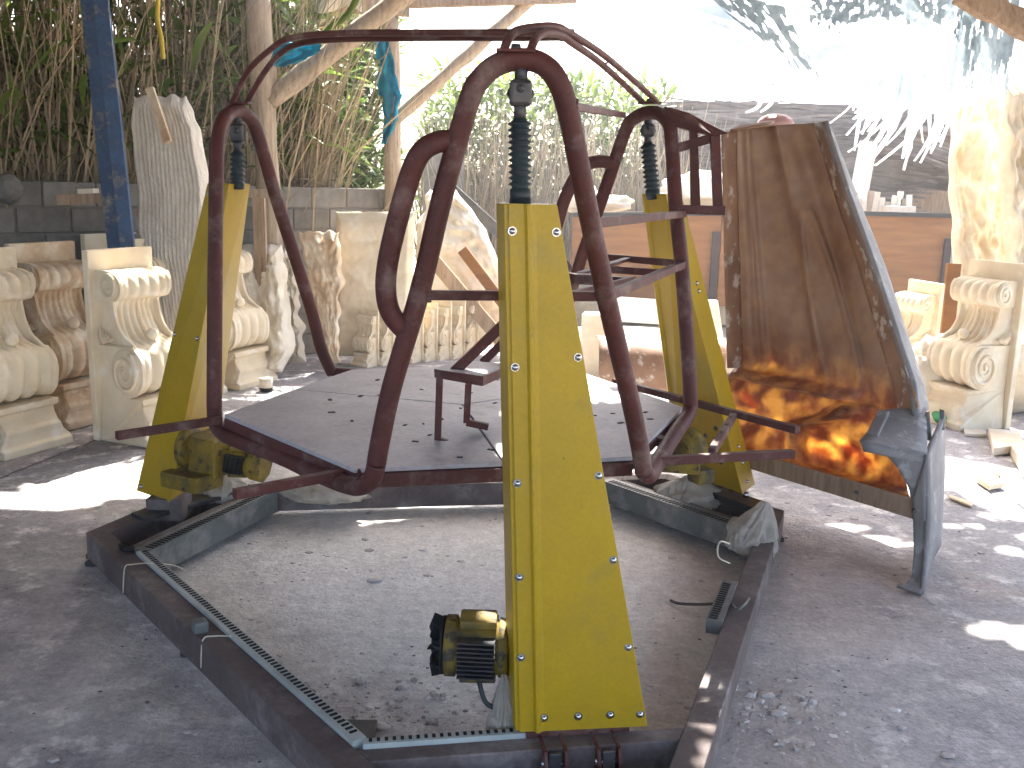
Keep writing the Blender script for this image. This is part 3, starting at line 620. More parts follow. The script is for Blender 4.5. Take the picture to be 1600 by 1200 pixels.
# ================================================================== CORBELS
def make_corbel_parts(mt):
    """local axes: x = width, +y = projecting front, z up; slab against y=0. unit: 1.17 m tall"""
    H_ = 1.17; w_ = .42; parts = []
    g = MB().box((0, -.03, H_/2), (w_+.10, .06, H_)); parts.append(('back_slab', g, .004))
    g = MB()
    prof = [(0, 0), (.50, 0), (.50, .045), (.47, .06), (.455, .10), (.46, .14), (.43, .16), (.40, .20), (.39, .235), (.42, .25), (.42, .285), (0, .285)]
    def sweep(prof, wf):
        n = len(prof); vs = [V(-wf(z), y, z) for y, z in prof]+[V(wf(z), y, z) for y, z in prof]
        return vs, [tuple(range(n)), tuple(range(2*n-1, n-1, -1))]+[(i, (i+1) % n, n+(i+1) % n, n+i) for i in range(n)]
    g.add(*sweep(prof, lambda z: w_/2+ (.03 if z < .1 else .0) - (.02 if .1 < z < .24 else 0))); parts.append(('plinth', g, .003))
    # body profile (front silhouette) from bottom to top
    key = [(.20, .285), (.33, .30), (.41, .36), (.43, .44), (.42, .52), (.36, .585), (.30, .62), (.22, .66), (.165, .73), (.14, .81), (.14, .86), (.20, .875), (.235, .91), (.245, .955), (.225, 1.00), (.18, 1.03), (.10, 1.045), (.0, 1.045)]
    cr = catmull([V(0, y, z) for y, z in key], 4); NS = len(cr); NU = 56
    hw = w_/2
    def amp(z):
        if z < .56: return .030, 4
        if z < .87: return .022, 9
        return .016, 5
    g = MB(); vs = []
    for i, p in enumerate(cr):
        t = (cr[min(i+1, NS-1)]-cr[max(i-1, 0)]).normalized(); nrm = V(0, t.z, -t.y); a, n = amp(p.z)
        inset = .035 if .60 < p.z < .865 else 0
        fade = min(1, abs(p.z-.585)*14, abs(p.z-.87)*18+.1, (p.y)*8)
        for k in range(NU+1):
            u = k/NU; e = min(u, 1-u); rim = 1 if e < .07 else 0
            if .60 < p.z < .865:      # shell flutes, fanning from a waist
                fan = 1+.35*(.86-p.z)/.26; uu = (u-.5)/fan
                d = -a*(1-abs(sin(pi*n*uu)))*1.0 - .02 + .012*(cos(2*pi*uu))
            else: d = -a*(1-abs(sin(pi*n*u)))
            if rim: d = .006
            d *= fade
            vs.append(p+nrm*d+V((u-.5)*2*(hw-inset*.6), 0, 0))
    fs = [(i*(NU+1)+k, i*(NU+1)+k+1, (i+1)*(NU+1)+k+1, (i+1)*(NU+1)+k) for i in range(NS-1) for k in range(NU)]
    g.add(vs, fs, True)
    # closed sides
    for s_, kk in ((-1, 0), (1, NU)):
        ed = [vs[i*(NU+1)+kk] for i in range(NS)]
        pv = []; 
        for q in ed: pv.append(q)
        pf = []
        base = [V(q.x, 0, q.z) for q in ed]; n = len(ed)
        g.add(ed+base, [(i, i+1, n+i+1, n+i) for i in range(n-1)])
    # knob at the waist
    g.lathe([(-.04, .01), (-.03, .03), (0, .042), (.03, .03), (.04, .01)], (0, .285, .655), (1, 0, 0), 12)
    parts.append(('scroll_body', g, 0))
    # acanthus-like beads down the middle
    g = MB()
    for k in range(9):
        z = .68+k*.02; y = np.interp(z, [.66, .73, .81, .86], [.215, .165, .14, .145])-.006
        g.lathe([(-.006, .002), (0, .007), (.006, .002)], (0, y, z), (0, 1, 0), 6)
    parts.append(('bead_row', g, 0))
    for s_ in (-1, 1):
        x = s_*hw
        for (cy, cz, R0, turns, th) in ((.27, .445, .145, 2.1, .016), (.145, .955, .083, 1.7, .011)):
            g = MB()
            g.lathe([(-.02, R0*1.0), (.010, R0*.985), (.016, R0*.93), (.016, .001)], (x, cy, cz), (s_, 0, 0), 28)
            pts = []
            for k in range(44):
                q = k/43; a = s_*0+pi*.35-q*turns*2*pi; r = R0*(.92-.80*q); pts.append(V(x+s_*.018, cy+r*cos(a), cz+r*sin(a)))
            g.tube(pts, lambda t: th*(1-.45*t), 6)
            g.lathe([(0, R0*.16), (.022, R0*.12)], (x+s_*.01, cy, cz), (s_, 0, 0), 10)
            parts.append(('volute', g, 0))
        g = MB()
        # leaf rays above big volute
        for k in range(6):
            a = radians(60+k*18); p0 = V(x+s_*.004, .06, .60); p1 = p0+V(0, cos(a)*-.0, 0)
            p0 = V(x+s_*.004, .05+.012*k, .60+.004*k); p1 = V(x+s_*.006, .03+.028*k, .70-.012*k)
            g.tube([p0, (p0+p1)/2+V(s_*.008, 0, 0), p1], lambda t: .010*(1-.5*abs(2*t-1)), 5)
        parts.append(('leaf_rays', g, 0))
    return [(n_, q.mesh(n_), bv) for n_, q, bv in parts]
CP = make_corbel_parts(None)
for n_, me, bv in CP:
    bm = bmesh.new(); bm.from_mesh(me); bmesh.ops.recalc_face_normals(bm, faces=bm.faces); bm.to_mesh(me); bm.free()
def corbel(pos, face, label, m='plaster', s=1, group='carved scroll corbels standing in the yard', dscale=.78, tilt=0):
    """face = angle (deg) of the projecting direction in the ground plane"""
    t = thing('carved_corbel', label, 'corbel', pos, 0, group, rot=(0, tilt, radians(face-90)), scale=(s, s*dscale, s))
    for n_, me, bv in CP:
        o = bpy.data.objects.new(n_, me if m == 'plaster' else me.copy()); COL.objects.link(o); o.parent = t
        if not o.data.materials: o.data.materials.append(M[m])
        if m != 'plaster': o.data.materials.clear(); o.data.materials.append(M[m])
        if bv: q = o.modifiers.new('bevel', 'BEVEL'); q.width = .008; q.segments = 2
    return t
for n_, me, bv in CP: me.materials.append(M['plaster'])
def corner(px, py, face, side, s=1, z=0):
    """centre of slab foot from the near bottom slab corner seen at px, py"""
    g_ = G(px, py, z); a = radians(face-90); ex = V(cos(a), sin(a), 0)
    return g_ - ex*(side*.27*s)
fL = -24
corbel(V(-3.13, 5.66, 0), -23.5, 'large pale corbel cut off by the left edge of the picture')
corbel(corner(152, 690, fL, 1), fL, 'pale sunlit corbel just left of the left yellow column')
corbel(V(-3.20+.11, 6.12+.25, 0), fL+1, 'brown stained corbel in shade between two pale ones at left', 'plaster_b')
corbel(V(-2.74+.11, 6.93+.25, 0), fL+2, 'pale corbel partly hidden behind the left yellow column')
corbel(V(-2.37, 7.70, 0), -23, 'corbel with sun spots behind the upright red tube of the left arch')
corbel(V(-3.25+.1, 7.35+.25, 0), fL, 'corbel of the rear row whose top edge shows above the brown stained corbel')
corbel(V(-3.0, 8.2, 0), fL, 'corbel of the rear row whose top edge shows above the sunlit corbel')
fR = 198
corbel(corner(1572, 672, fR, -1), fR, 'large pale corbel at the right edge with its scrolls facing left')
corbel(corner(1487, 640, fR-4, -1, .8)+V(-.03, .35, 0), fR-4, 'smaller pale corbel with a plank behind it, right of the brown mould', s=.80)
g = MB().bar(P(1470, 610, 7.75), P(1490, 412, 7.9), .11, .05, upv=(0, 1, 0)); tag(g.build('brown_plank', M['plywood'], bevel=.003), 'upright brown plank between the two right corbels', 'plank')
# file of small corbels
gs = 'small corbels filed one behind another'
a = G(570, 578); b2_ = G(728, 562)
for k in range(8):
    t = k/7; q = a*(1-t)+b2_*t+V(0, .25, 0)
    lab = ['first small corbel of the file, its shell front in full view'][0] if k == 0 else ('last small corbel at the right end of the file' if k == 7 else ORD[k]+' small corbel of the file, counted from its open shell front')
    corbel(q, 235, lab, s=.43+.05*t, dscale=.62, group=gs)

# ================================================================== WHITE CASTS ON THE LEFT
def sheetcast(name, corners, Y, m, label, cat, th=.06, amp=.03, freq=5, nu=60, nv=84, ridged=0, ragged=.02):
    """relief sheet: corners = list of rows (xl, xr, y, Y)"""
    rows = corners; g = MB()
    def base(u, v):
        k = v*(len(rows)-1); i = min(int(k), len(rows)-2); t = k-i; r0, r1 = rows[i], rows[i+1]
        xl = r0[0]*(1-t)+r1[0]*t; xr = r0[1]*(1-t)+r1[1]*t; y = r0[2]*(1-t)+r1[2]*t; YY = r0[3]*(1-t)+r1[3]*t
        e = ragged*200*(noise.noise(V(v*9, 0 if u < .5 else 5, Y)))*(abs(2*u-1)**4)
        return P(xl*(1-u)+xr*u+e, y+ragged*150*noise.noise(V(u*6, v, 3))*(1-min(1, v*8)), YY)
    def front(u, v):
        p = base(u, v); h = amp*noise.noise(V(u*freq, v*freq*2.6, Y))+amp*.5*noise.noise(V(u*freq*3, v*freq*6.5, Y+2))+amp*.22*abs(noise.noise(V(u*freq*8, v*freq*17, Y)))
        if ridged: h += amp*.6*abs(sin(u*ridged*pi+2*noise.noise(V(u*2, v*3, 1))))
        e = min(u, 1-u, v, 1-v); h *= min(1, e*10)
        return p+V(0, -h-th*min(1, e*14), 0)
    def back(u, v): return base(u, v)+V(0, .02, 0)
    g.grid(front, nu, nv); g.grid(back, nu, nv)
    # rim
    n0 = len(g.v)//2; W_ = nu+1; loop = [i for i in range(nu+1)]+[j*W_+nu for j in range(1, nv+1)]+[nv*W_+i for i in range(nu-1, -1, -1)]+[j*W_ for j in range(nv-1, 0, -1)]
    for i in range(len(loop)):
        a, b = loop[i], loop[(i+1) % len(loop)]; g.f.append((a, b, n0+b, n0+a)); g.sm.append(False)
    return tag(g.build(name, m), label, cat)
sheetcast('plaster_slab', [(208, 290, 150, 7.6), (206, 312, 200, 7.5), (214, 330, 300, 7.3), (222, 325, 400, 7.1), (240, 322, 460, 7.0), (260, 330, 560, 6.8)], 3, M['slab'], 'tall rough white plaster slab leaning on the wall behind the left yellow column', 'slab', th=.09, amp=.022, freq=3, ridged=17, ragged=.05)
tag(MB().bar(P(234, 138, 7.38), P(262, 222, 7.24), .06, .03, upv=(0, 1, 0)).build('red_plank', M['plaster_b']), 'reddish stick embedded in the tall plaster slab', 'stick')
sheetcast('relief_casting', [(370, 440, 382, 8.35), (368, 446, 420, 8.3), (372, 452, 480, 8.15), (370, 462, 540, 7.95), (380, 440, 582, 7.8)], 5, M['plasterw'], 'crumpled yellowish plaster relief behind the left arch', 'casting', th=.14, amp=.07, freq=3, ragged=.03)
sheetcast('relief_casting', [(420, 455, 390, 8.65), (425, 466, 440, 8.6), (430, 470, 500, 8.45), (436, 478, 566, 8.25)], 6, M['plasterw'], 'ragged grey white plaster shell behind the yellowish relief', 'casting', th=.1, amp=.08, freq=4, ragged=.05)
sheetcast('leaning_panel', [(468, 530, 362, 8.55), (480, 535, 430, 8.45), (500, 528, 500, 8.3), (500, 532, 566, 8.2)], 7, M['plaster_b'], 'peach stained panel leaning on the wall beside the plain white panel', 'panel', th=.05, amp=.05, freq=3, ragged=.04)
sheetcast('plain_cast', [(525, 648, 331, 8.85), (524, 645, 440, 8.75), (523, 640, 556, 8.65)], 8, M['plaster'], 'large plain white panel leaning against the block wall', 'panel', th=.06, amp=.012, freq=5, ragged=.004)
sheetcast('plain_cast', [(672, 712, 296, 9.9), (650, 760, 360, 9.7), (652, 790, 440, 9.5), (660, 792, 540, 9.3)], 9, M['plasterw'], 'glaring white broken panel seen between the legs of the nearest arch', 'panel', th=.06, amp=.05, freq=4, ragged=.03)
g = MB().bar(P(672, 400, 9.2), P(790, 540, 9.1), .13, .05, upv=(0, 1, 0)); tag(g.build('grey_plank', M['wood'], bevel=.003), 'grey grooved plank sloping down right behind the seat bar', 'plank')
g = MB().bar(P(722, 390, 9.25), P(805, 500, 9.15), .10, .05, upv=(0, 1, 0)); tag(g.build('brown_board', M['plywood'], bevel=.003), 'brown board lying just above the grey grooved plank', 'board')
g = MB().bar(P(700, 290, 10.6), P(790, 372, 10.5), .12, .10, upv=(0, 1, 0)); tag(g.build('dark_rafter', M['darksteel'], bevel=.003), 'dark sloping rafter behind the bellows of the nearest column', 'rafter')
# far grey brick pier and reed fence
g = MB().box((P(693, 230, 12.4).x, 12.5, 1.1), (.5, .2, 2.2)); tag(g.build('far_wall', M['block'], bevel=.01), 'far grey wall piece behind the double tube of the nearest arch', 'wall')
# tall pale slabs at right
sheetcast('relief_cast', [(1497, 1560, 132, 9.0), (1486, 1572, 200, 8.8), (1484, 1575, 300, 8.6), (1490, 1578, 400, 8.4), (1494, 1585, 560, 8.0)], 11, M['plaster'], 'tall pale relief panel with warm stains behind the right corbels', 'panel', th=.08, amp=.12, freq=3.2, ragged=.02)
sheetcast('relief_cast', [(1565, 1625, 120, 8.4), (1562, 1625, 260, 8.2), (1572, 1625, 400, 8.0), (1580, 1625, 560, 7.7)], 12, M['plaster'], 'tall pale relief panel cut off by the right edge of the picture', 'panel', th=.12, amp=.12, freq=3, ragged=.01)
lump('round_cast', G(1590, 655)+V(.15, .3, 0), .35, (1, 1, .9), M['plasterw'], 'round white plaster piece behind the right corbel at the picture edge', 'casting', 14, amp=.15)
sheetcast('plaster_trim', [(1560, 1625, 470, 7.6), (1570, 1625, 600, 7.5)], 13, M['plasterw'], 'pale carved strip right of the large right corbel', 'casting', th=.08, amp=.04)

# shards on the floor at right
def shard(pts, z, th, label, m='plaster'):
    g = MB(); q = [G(*p, z) for p in pts]; g.prism(q, (0, 0, th)); tag(g.build('plaster_shard', M[m], bevel=.003), label, 'shard')
shard([(1525, 752), (1543, 742), (1568, 762), (1545, 766)], .01, .03, 'pointed pale shard lying in the sunlit patch')
shard([(1549, 738), (1561, 738), (1560, 749)], .01, .03, 'tiny triangular shard beside the pointed one')
shard([(1543, 680), (1590, 684), (1600, 706), (1552, 712)], .01, .05, 'flat square tile piece on the floor before the right corbel')
shard([(1577, 708), (1600, 700), (1618, 740), (1600, 748)], .01, .06, 'long pale slab end at the right picture edge')
shard([(1505, 672), (1540, 676), (1541, 683), (1508, 682)], .005, .02, 'thin flat piece at the foot of the right corbel', 'plasterw')
shard([(1482, 775), (1520, 788), (1518, 794), (1484, 780)], .005, .012, 'thin sliver on the floor at the border of the sunlit patch')
lump('broken_casting', G(1462, 648)+V(0, .05, 0), .2, (1.2, 1, 1.3), M['plasterw'], 'white broken casting leaning on the plinth of the right corbel', 'casting', 21, amp=.3)
# green bottle
bt = wthing('plastic_bottle', 'green plastic bottle lying with its yellow cap towards the camera', 'bottle', tuple(G(1478, 662, .0)))
a = G(1466, 650, .05)+V(0, .02, 0); d_ = (G(1499, 680, .045)-a).normalized()
W(MB().lathe([(-.10, .01), (-.09, .04), (.0, .042), (.09, .042), (.13, .036), (.165, .016), (.18, .014)], a, d_, 14).build('bottle_body', M['green'], bt))
W(MB().lathe([(.176, .017), (.20, .017)], a, d_, 12).build('cap', M['yellowcap'], bt))
# pot by the left platform
pt = wthing('paint_tin', 'small dirty paint tin on the floor left of the platform', 'tin', tuple(G(415, 610)))
a = G(416, 611); W(MB().lathe([(0, .045), (.0, .048), (.10, .052), (.104, .047)], a, (0, 0, 1), 18).build('tin_body', M['plasterw'], pt)); W(MB().lathe([(.0, .050), (.03, .0515)], a, (0, 0, 1), 18).build('drip_band', M['dark'], pt))
# brick pieces atop the dark wall
ft = wthing('wall_top_pieces', 'wooden offcut with small white block on top of the dark wall', 'offcut', tuple(P(140, 308, 7.0)))
W(MB().bar(P(95, 312, 6.9), P(172, 309, 6.95), .2, .07).build('wood_offcut', M['wood'], ft))
W(MB().bar(P(126, 300, 6.9), P(150, 299, 6.9), .1, .04).build('white_block', M['plasterw'], ft))
lump('stone_pot', P(14, 321, 6.75), .09, (1, 1, 1.1), M['block'], 'small greenish stone lump on the wall at the far left', 'stone', 31, amp=.1)
lump('pink_dome', P(1211, 202, 6.4)-V(0, 0, .03), .115, (1, 1, .55), M['pink'], 'pink translucent dome showing above the top edge of the brown mould', 'dome', 2, amp=.0, fine=0)
g = MB(); q = P(1212, 196, 6.4); g.box((q.x, q.y, (q.z-.06)/2), (.35, .35, q.z-.06)); tag(g.build('plaster_pier', M['plaster'], bevel=.01), 'pale square pier hidden behind the brown mould, carrying the pink dome', 'pier')

# ================================================================== BROWN MOULD
mo = wthing('chair_mould', 'tall brown glass fibre mould glowing orange where sun shines through its seat', 'mould', (1.6, 4.6, 0))
RW = [  # xl, yl, Yl, xr, yr, Yr
    (1150, 200, 5.05, 1272, 192, 4.98), (1152, 300, 5.1, 1304, 300, 4.86), (1155, 400, 5.15, 1340, 410, 4.72), (1157, 490, 5.18, 1372, 520, 4.58), (1160, 560, 5.2, 1396, 600, 4.45),
    (1140, 585, 5.22, 1404, 640, 4.45), (1120, 605, 5.21, 1402, 662, 4.45), (1116, 640, 5.19, 1400, 700, 4.44), (1120, 680, 5.16, 1412, 740, 4.40), (1130, 715, 5.10, 1424, 790, 4.34)]
def mould(u, v, off=0):
    k = v*(len(RW)-1); i = min(int(k), len(RW)-2); t = k-i; t2 = t*t*(3-2*t) if i in (4, 5, 6) else t
    r = [RW[i][q]*(1-t)+RW[i+1][q]*t for q in range(6)]
    x = r[0]*(1-u)+r[3]*u; y = r[1]*(1-u)+r[4]*u; Y = r[2]*(1-u)+r[5]*u
    vb = v*9  # row units
    d = 0
    # cross profile: channel walls
    d += .16*(1-min(1, u/.10))**1.5*(-1) if False else 0
    def bell(z, w_): return math.exp(-(z/w_)**2)
    def step(z, w_): return 1/(1+math.exp(-z/w_))
    if vb < 5.2:
        f = min(1, (5.4-vb)*1.2)
        d += .10*step(u-.10, .02)*f                         # recess after left wall
        d -= .03*bell(u-.15, .03)*f
        cpos = .46+.03*vb
        d -= .055*step(u-cpos, .035)*f + .012*bell(u-cpos-.05, .04)*f
        d += .04*step(u-(.70+.02*vb), .04)*f - .09*step(u-.88, .035)*f
        # rounded lower end of the panel
        d -= .10*step((vb-4.6)-1.2*abs(u-.3)**2, .09)*(1-step(u-.62, .03))*.8
        if 1.2 < vb: d -= .03*bell(sqrt(((u-.66)/.13)**2+((vb-3.1)/1.9)**2)-1, .16)
    else:
        s = vb-5.2
        # rolling seat relief: S shaped ridge and two bowls
        rc = .72-.30*step(s-1.3, .25); d -= .15*bell(u-rc, .055)*min(1, s*1.5)*(1 if s < 3 else max(0, 4-s))
        d += .09*bell(sqrt(((u-.68)/.33)**2+((s-2.6)/1.3)**2), .8)
        d += .08*bell(sqrt(((u-.14)/.16)**2+((s-1.9)/.9)**2), .7)
        d -= .07*bell(s-3.3-.2*u, .12)
    d += .02*noise.noise(V(u*5, v*6, 2))
    return P(x, y, Y+d+off)
g = MB(); g.grid(mould, 120, 150); W(g.build('moulded_shell', M['glassfibre'], mo, recalc=False, solid=.006))
def strip(rows, name, m, th=.012, n=24, wob=.004):
    """rows: (xl, yl, Yl, xr, yr, Yr) from top down"""
    g = MB()
    def f(u, v):
        k = v*(len(rows)-1); i = min(int(k), len(rows)-2); t = k-i; r = [rows[i][q]*(1-t)+rows[i+1][q]*t for q in range(6)]
        return P(r[0]*(1-u)+r[3]*u, r[1]*(1-u)+r[4]*u, r[2]*(1-u)+r[5]*u)+V(wob*noise.noise(V(v*20, u*3, 1)), 0, wob*noise.noise(V(v*13, u*3, 4)))
    g.grid(f, 5, n); return W(g.build(name, m, mo, recalc=False, solid=th))
strip([(1129, 208, 4.95, 1150, 202, 5.05), (1131, 320, 5.0, 1152, 320, 5.1), (1137, 575, 5.1, 1160, 575, 5.2)], 'left_flange', M['resinrim'])
strip([(1272, 192, 4.98, 1288, 190, 4.82), (1304, 300, 4.86, 1322, 300, 4.70), (1340, 410, 4.72, 1362, 410, 4.56), (1396, 600, 4.45, 1425, 600, 4.30), (1404, 640, 4.38, 1436, 640, 4.22)], 'right_inner_flange', M['resinrim'])
strip([(1288, 190, 4.82, 1294, 200, 4.95), (1322, 300, 4.70, 1334, 304, 4.84), (1362, 410, 4.56, 1378, 414, 4.70), (1425, 600, 4.30, 1440, 606, 4.45), (1430, 650, 4.22, 1448, 642, 4.35)], 'right_edge_flange', M['greyrim'], th=.03)
strip([(1140, 205, 5.0, 1200, 196, 5.0), (1150, 197, 5.15, 1210, 190, 5.15)], 'top_rim', M['resinrim'], n=4)
# grey boxed end
strip([(1384, 642, 4.30, 1446, 640, 4.30), (1362, 668, 4.12, 1447, 668, 4.15), (1345, 690, 3.98, 1448, 712, 3.95)], 'end_shelf', M['greyrim'], th=.02)
strip([(1345, 690, 3.98, 1448, 712, 3.95), (1350, 706, 3.97, 1448, 726, 3.945)], 'shelf_edge', M['greyrim'], th=.012, n=3)
strip([(1384, 640, 4.32, 1345, 688, 4.0), (1388, 655, 4.32, 1352, 700, 4.0)], 'shelf_lip', M['greyrim'], th=.012, n=3)
g = MB()
W(MB().bar(P(1380, 652, 4.25)+V(0, 0, .02), P(1362, 690, 4.03)+V(0, 0, .02), .05, .035).build('shelf_rib', M['greyrim'], mo, bevel=.006))
W(MB().bar(P(1415, 655, 4.25)+V(0, 0, .01), P(1390, 700, 4.03)+V(0, 0, .01), .02, .02).build('shelf_rib', M['greyrim'], mo, bevel=.004))
# dark inner flange beside the glow, then the tall end post
strip([(1378, 702, 3.98, 1446, 714, 3.945), (1400, 728, 3.98, 1446, 735, 3.945), (1420, 760, 3.975, 1446, 770, 3.94), (1428, 800, 3.965, 1446, 815, 3.93)], 'end_web', M['greyrim'], th=.012)
strip([(1427, 780, 3.95, 1447, 714, 3.94), (1428, 860, 3.90, 1447, 860, 3.88), (1424, 905, 3.82, 1442, 900, 3.82), (1408, 918, 3.78, 1440, 928, 3.74)], 'end_post_front', M['greyrim'], th=.014)
strip([(1446, 712, 3.94, 1474, 648, 4.25), (1448, 800, 3.90, 1474, 740, 4.25), (1446, 862, 3.86, 1468, 850, 4.2), (1440, 928, 3.74, 1452, 880, 4.1)], 'end_post_side', M['greyrim'], th=.016)
strip([(1446, 645, 4.25, 1452, 645, 4.24), (1447, 685, 4.12, 1454, 688, 4.12)], 'clip', M['tray'], n=4)
strip([(1468, 640, 4.25, 1475, 642, 4.24), (1468, 670, 4.2, 1475, 672, 4.2)], 'clip', M['tray'], n=4)
strip([(1408, 912, 3.80, 1440, 922, 3.74), (1402, 916, 3.78, 1440, 930, 3.72)], 'foot_flange', M['greyrim'], n=3, th=.01)
# wooden rail along the lower edge
a = P(1150, 712, 4.66); b_ = P(1444, 800, 3.93)
W(MB().bar(a, b_, .02, .085, upv=(0, 0, 1)).build('wooden_rail', M['wood'], mo, bevel=.003))
W(MB().lathe([(0, .010), (.008, .009)], P(1338, 769, 4.14), (0, -1, 0), 10).build('bolt', M['darksteel'], mo)); W(MB().lathe([(0, .011), (.01, .009)], P(1428, 798, 3.93), (0, -1, 0), 10).build('bolt', M['darksteel'], mo))
# rear prop that really carries the mould
W(MB().bar(P(1145, 585, 5.22), V(P(1145, 585, 5.22).x, 5.3, 0), .05, .05).build('rear_leg', M['wood'], mo))

# ================================================================== MACHINE: base frame
C0 = V(-.1524, 3.6211, 0); TH = -1.4016; AP = 1.1056; EP = 1.5898; DP = 1.2583; ZB = .14
Sd = [V(cos(TH+k*2*pi/3), sin(TH+k*2*pi/3), 0) for k in range(3)]
Ld = [-s for s in Sd]
def isect(n1_, a1, n2_, a2):
    det = n1_.x*n2_.y-n1_.y*n2_.x; return C0+V((a1*n2_.y-a2*n1_.y)/det, (a2*n1_.x-a1*n2_.x)/det, 0)
bf = wthing('base_frame', 'dusty dark red steel floor frame with cut corners under the machine', 'frame', tuple(C0))
seq = []   # polygon sides in order: S0, L2, S1, L0, S2, L1 (ccw)
sides = [(Sd[0], EP), (Ld[2], AP), (Sd[1], EP), (Ld[0], AP), (Sd[2], EP), (Ld[1], AP)]
BW = .085
for i in range(6):
    pN, pA = sides[i-1]; n_, a_ = sides[i]; qN, qA = sides[(i+1) % 6]
    o1 = isect(pN, pA, n_, a_); o2 = isect(n_, a_, qN, qA); i1 = isect(pN, pA-BW, n_, a_-BW); i2 = isect(n_, a_-BW, qN, qA-BW)
    lo, hi = V(0, 0, .025), V(0, 0, ZB)
    W(MB().box8([o1+lo, o2+lo, i2+lo, i1+lo, o1+hi, o2+hi, i2+hi, i1+hi]).build('beam', M['redbeam'], bf, bevel=.004))
RAILW = .06
for k in range(3):
    la = sides[(2*k-1) % 6]; lb = sides[(2*k+1) % 6]; s_ = Sd[k]
    c_ = [isect(s_, DP, la[0], la[1]-BW), isect(s_, DP, lb[0], lb[1]-BW), isect(s_, DP+RAILW, lb[0], lb[1]-BW), isect(s_, DP+RAILW, la[0], la[1]-BW)]
    W(MB().box8([q+V(0, 0, .03) for q in c_]+[q+V(0, 0, ZB-.002) for q in c_]).build('cross_rail', M['redbeam'], bf, bevel=.004))
for q in ((312, 1018), (560, 1150), (700, 768), (1138, 960), (160, 868), (1190, 858)):
    p_ = G(*q, .0); W(MB().box((p_.x, p_.y, .0135), (.10, .10, .022)).build('foot_pad', M['darksteel'], bf, bevel=.002))
for k in range(6):
    pN, pA = sides[k-1]; n_, a_ = sides[k]; q = isect(pN, pA-.05, n_, a_-.05); W(MB().box((q.x, q.y, .0135), (.10, .10, .022)).build('foot_pad', M['darksteel'], bf, bevel=.002))
# slotted cable trays
def tray(a, b, wid, inner, ztop=ZB+.012, pale=True, h=.05, zb=None):
    a = Vector((a.x, a.y, 0)); b = Vector((b.x, b.y, 0)); d = (b-a).normalized(); n_ = Vector(inner); L = (b-a).length
    t = link('cable_tray', MB().box8([a+V(0, 0, ztop-h), b+V(0, 0, ztop-h), b+n_*wid+V(0, 0, ztop-h), a+n_*wid+V(0, 0, ztop-h), a+V(0, 0, ztop), b+V(0, 0, ztop), b+n_*wid+V(0, 0, ztop), a+n_*wid+V(0, 0, ztop)]).mesh('cable_tray'), M['trayw' if pale else 'tray'], bf)
    W(t); g = MB(); n = int(L/.022)
    for k in range(n):
        c_ = a+d*(.02+k*(L-.04)/n)+n_*(wid*.62)+V(0, 0, ztop+.001)
        g.bar(c_-n_*wid*.26, c_+n_*wid*.26, .009, .003)
    o = g.build('slots', M['black'], t); o['kind'] = 'stuff'
    return t
for k in (0, 1, 2):
    la = sides[(2*k-1) % 6]; lb = sides[(2*k+1) % 6]
    A_ = isect(Sd[k], DP, la[0], la[1]-BW); B_ = isect(Sd[k], DP, lb[0], lb[1]-BW)
    if k == 0: tray(A_+(B_-A_)*.02, A_+(B_-A_)*.60, .028, -Sd[k], pale=True, h=.03)
    else: tray(A_+(B_-A_)*.02, B_, .075, -Sd[k], pale=False, h=.11)
lf, ls = sides[5]; A_ = isect(lf, ls-BW, Sd[2], DP); B_ = isect(lf, ls-BW, Sd[0], DP)
tray(A_+(B_-A_)*.02-lf*.0, B_-(B_-A_)*.01, .042, -lf, pale=True, h=.04)
lf, ls = sides[1]; A_ = isect(lf, ls-BW, Sd[0], DP); B_ = isect(lf, ls-BW, Sd[1], DP)
tray(A_+(B_-A_)*.40, A_+(B_-A_)*.62, .055, -lf, pale=False, h=.05)
# white ties and twine
def tie(pts, r=.0025):
    W(MB().tube(catmull(pts, 4), r, 5).build('cable_tie', M['plasterw'], bf))
tie([G(195, 925, .05)+V(-.004, -.006, 0), G(195, 887, ZB+.004), G(207, 882, ZB+.006), G(232, 880, ZB+.018), G(270, 883, .10), G(290, 892, .01)])
tie([G(317, 1042, .05)+V(-.004, -.006, 0), G(317, 1000, ZB+.004), G(335, 994, ZB+.007), G(362, 994, ZB+.018)])
tie([G(982, 770, .05), G(968, 755, .12), G(978, 744, ZB+.02), G(990, 742, ZB+.02)])
tie([G(1022, 785, .05), G(1018, 770, .12), G(1030, 762, ZB+.02)])
W(MB().box(tuple(G(312, 978, ZB+.02)), (.05, .05, .045), Matrix.Rotation(.6, 3, 'Z')).build('tray_clip', M['tray'], bf, bevel=.012))
W(MB().tube(catmull([G(1170, 935, ZB+.01), G(1163, 945, ZB+.04), G(1152, 952, ZB+.03), G(1145, 945, ZB+.0)]), .005, 6).build('tray_clip', M['tray'], bf))
W(MB().tube(catmull([G(208, 858, ZB+.015), G(195, 858, ZB+.02), G(190, 852, ZB+.012)]), .014, 6).build('cable_end', M['black'], bf))

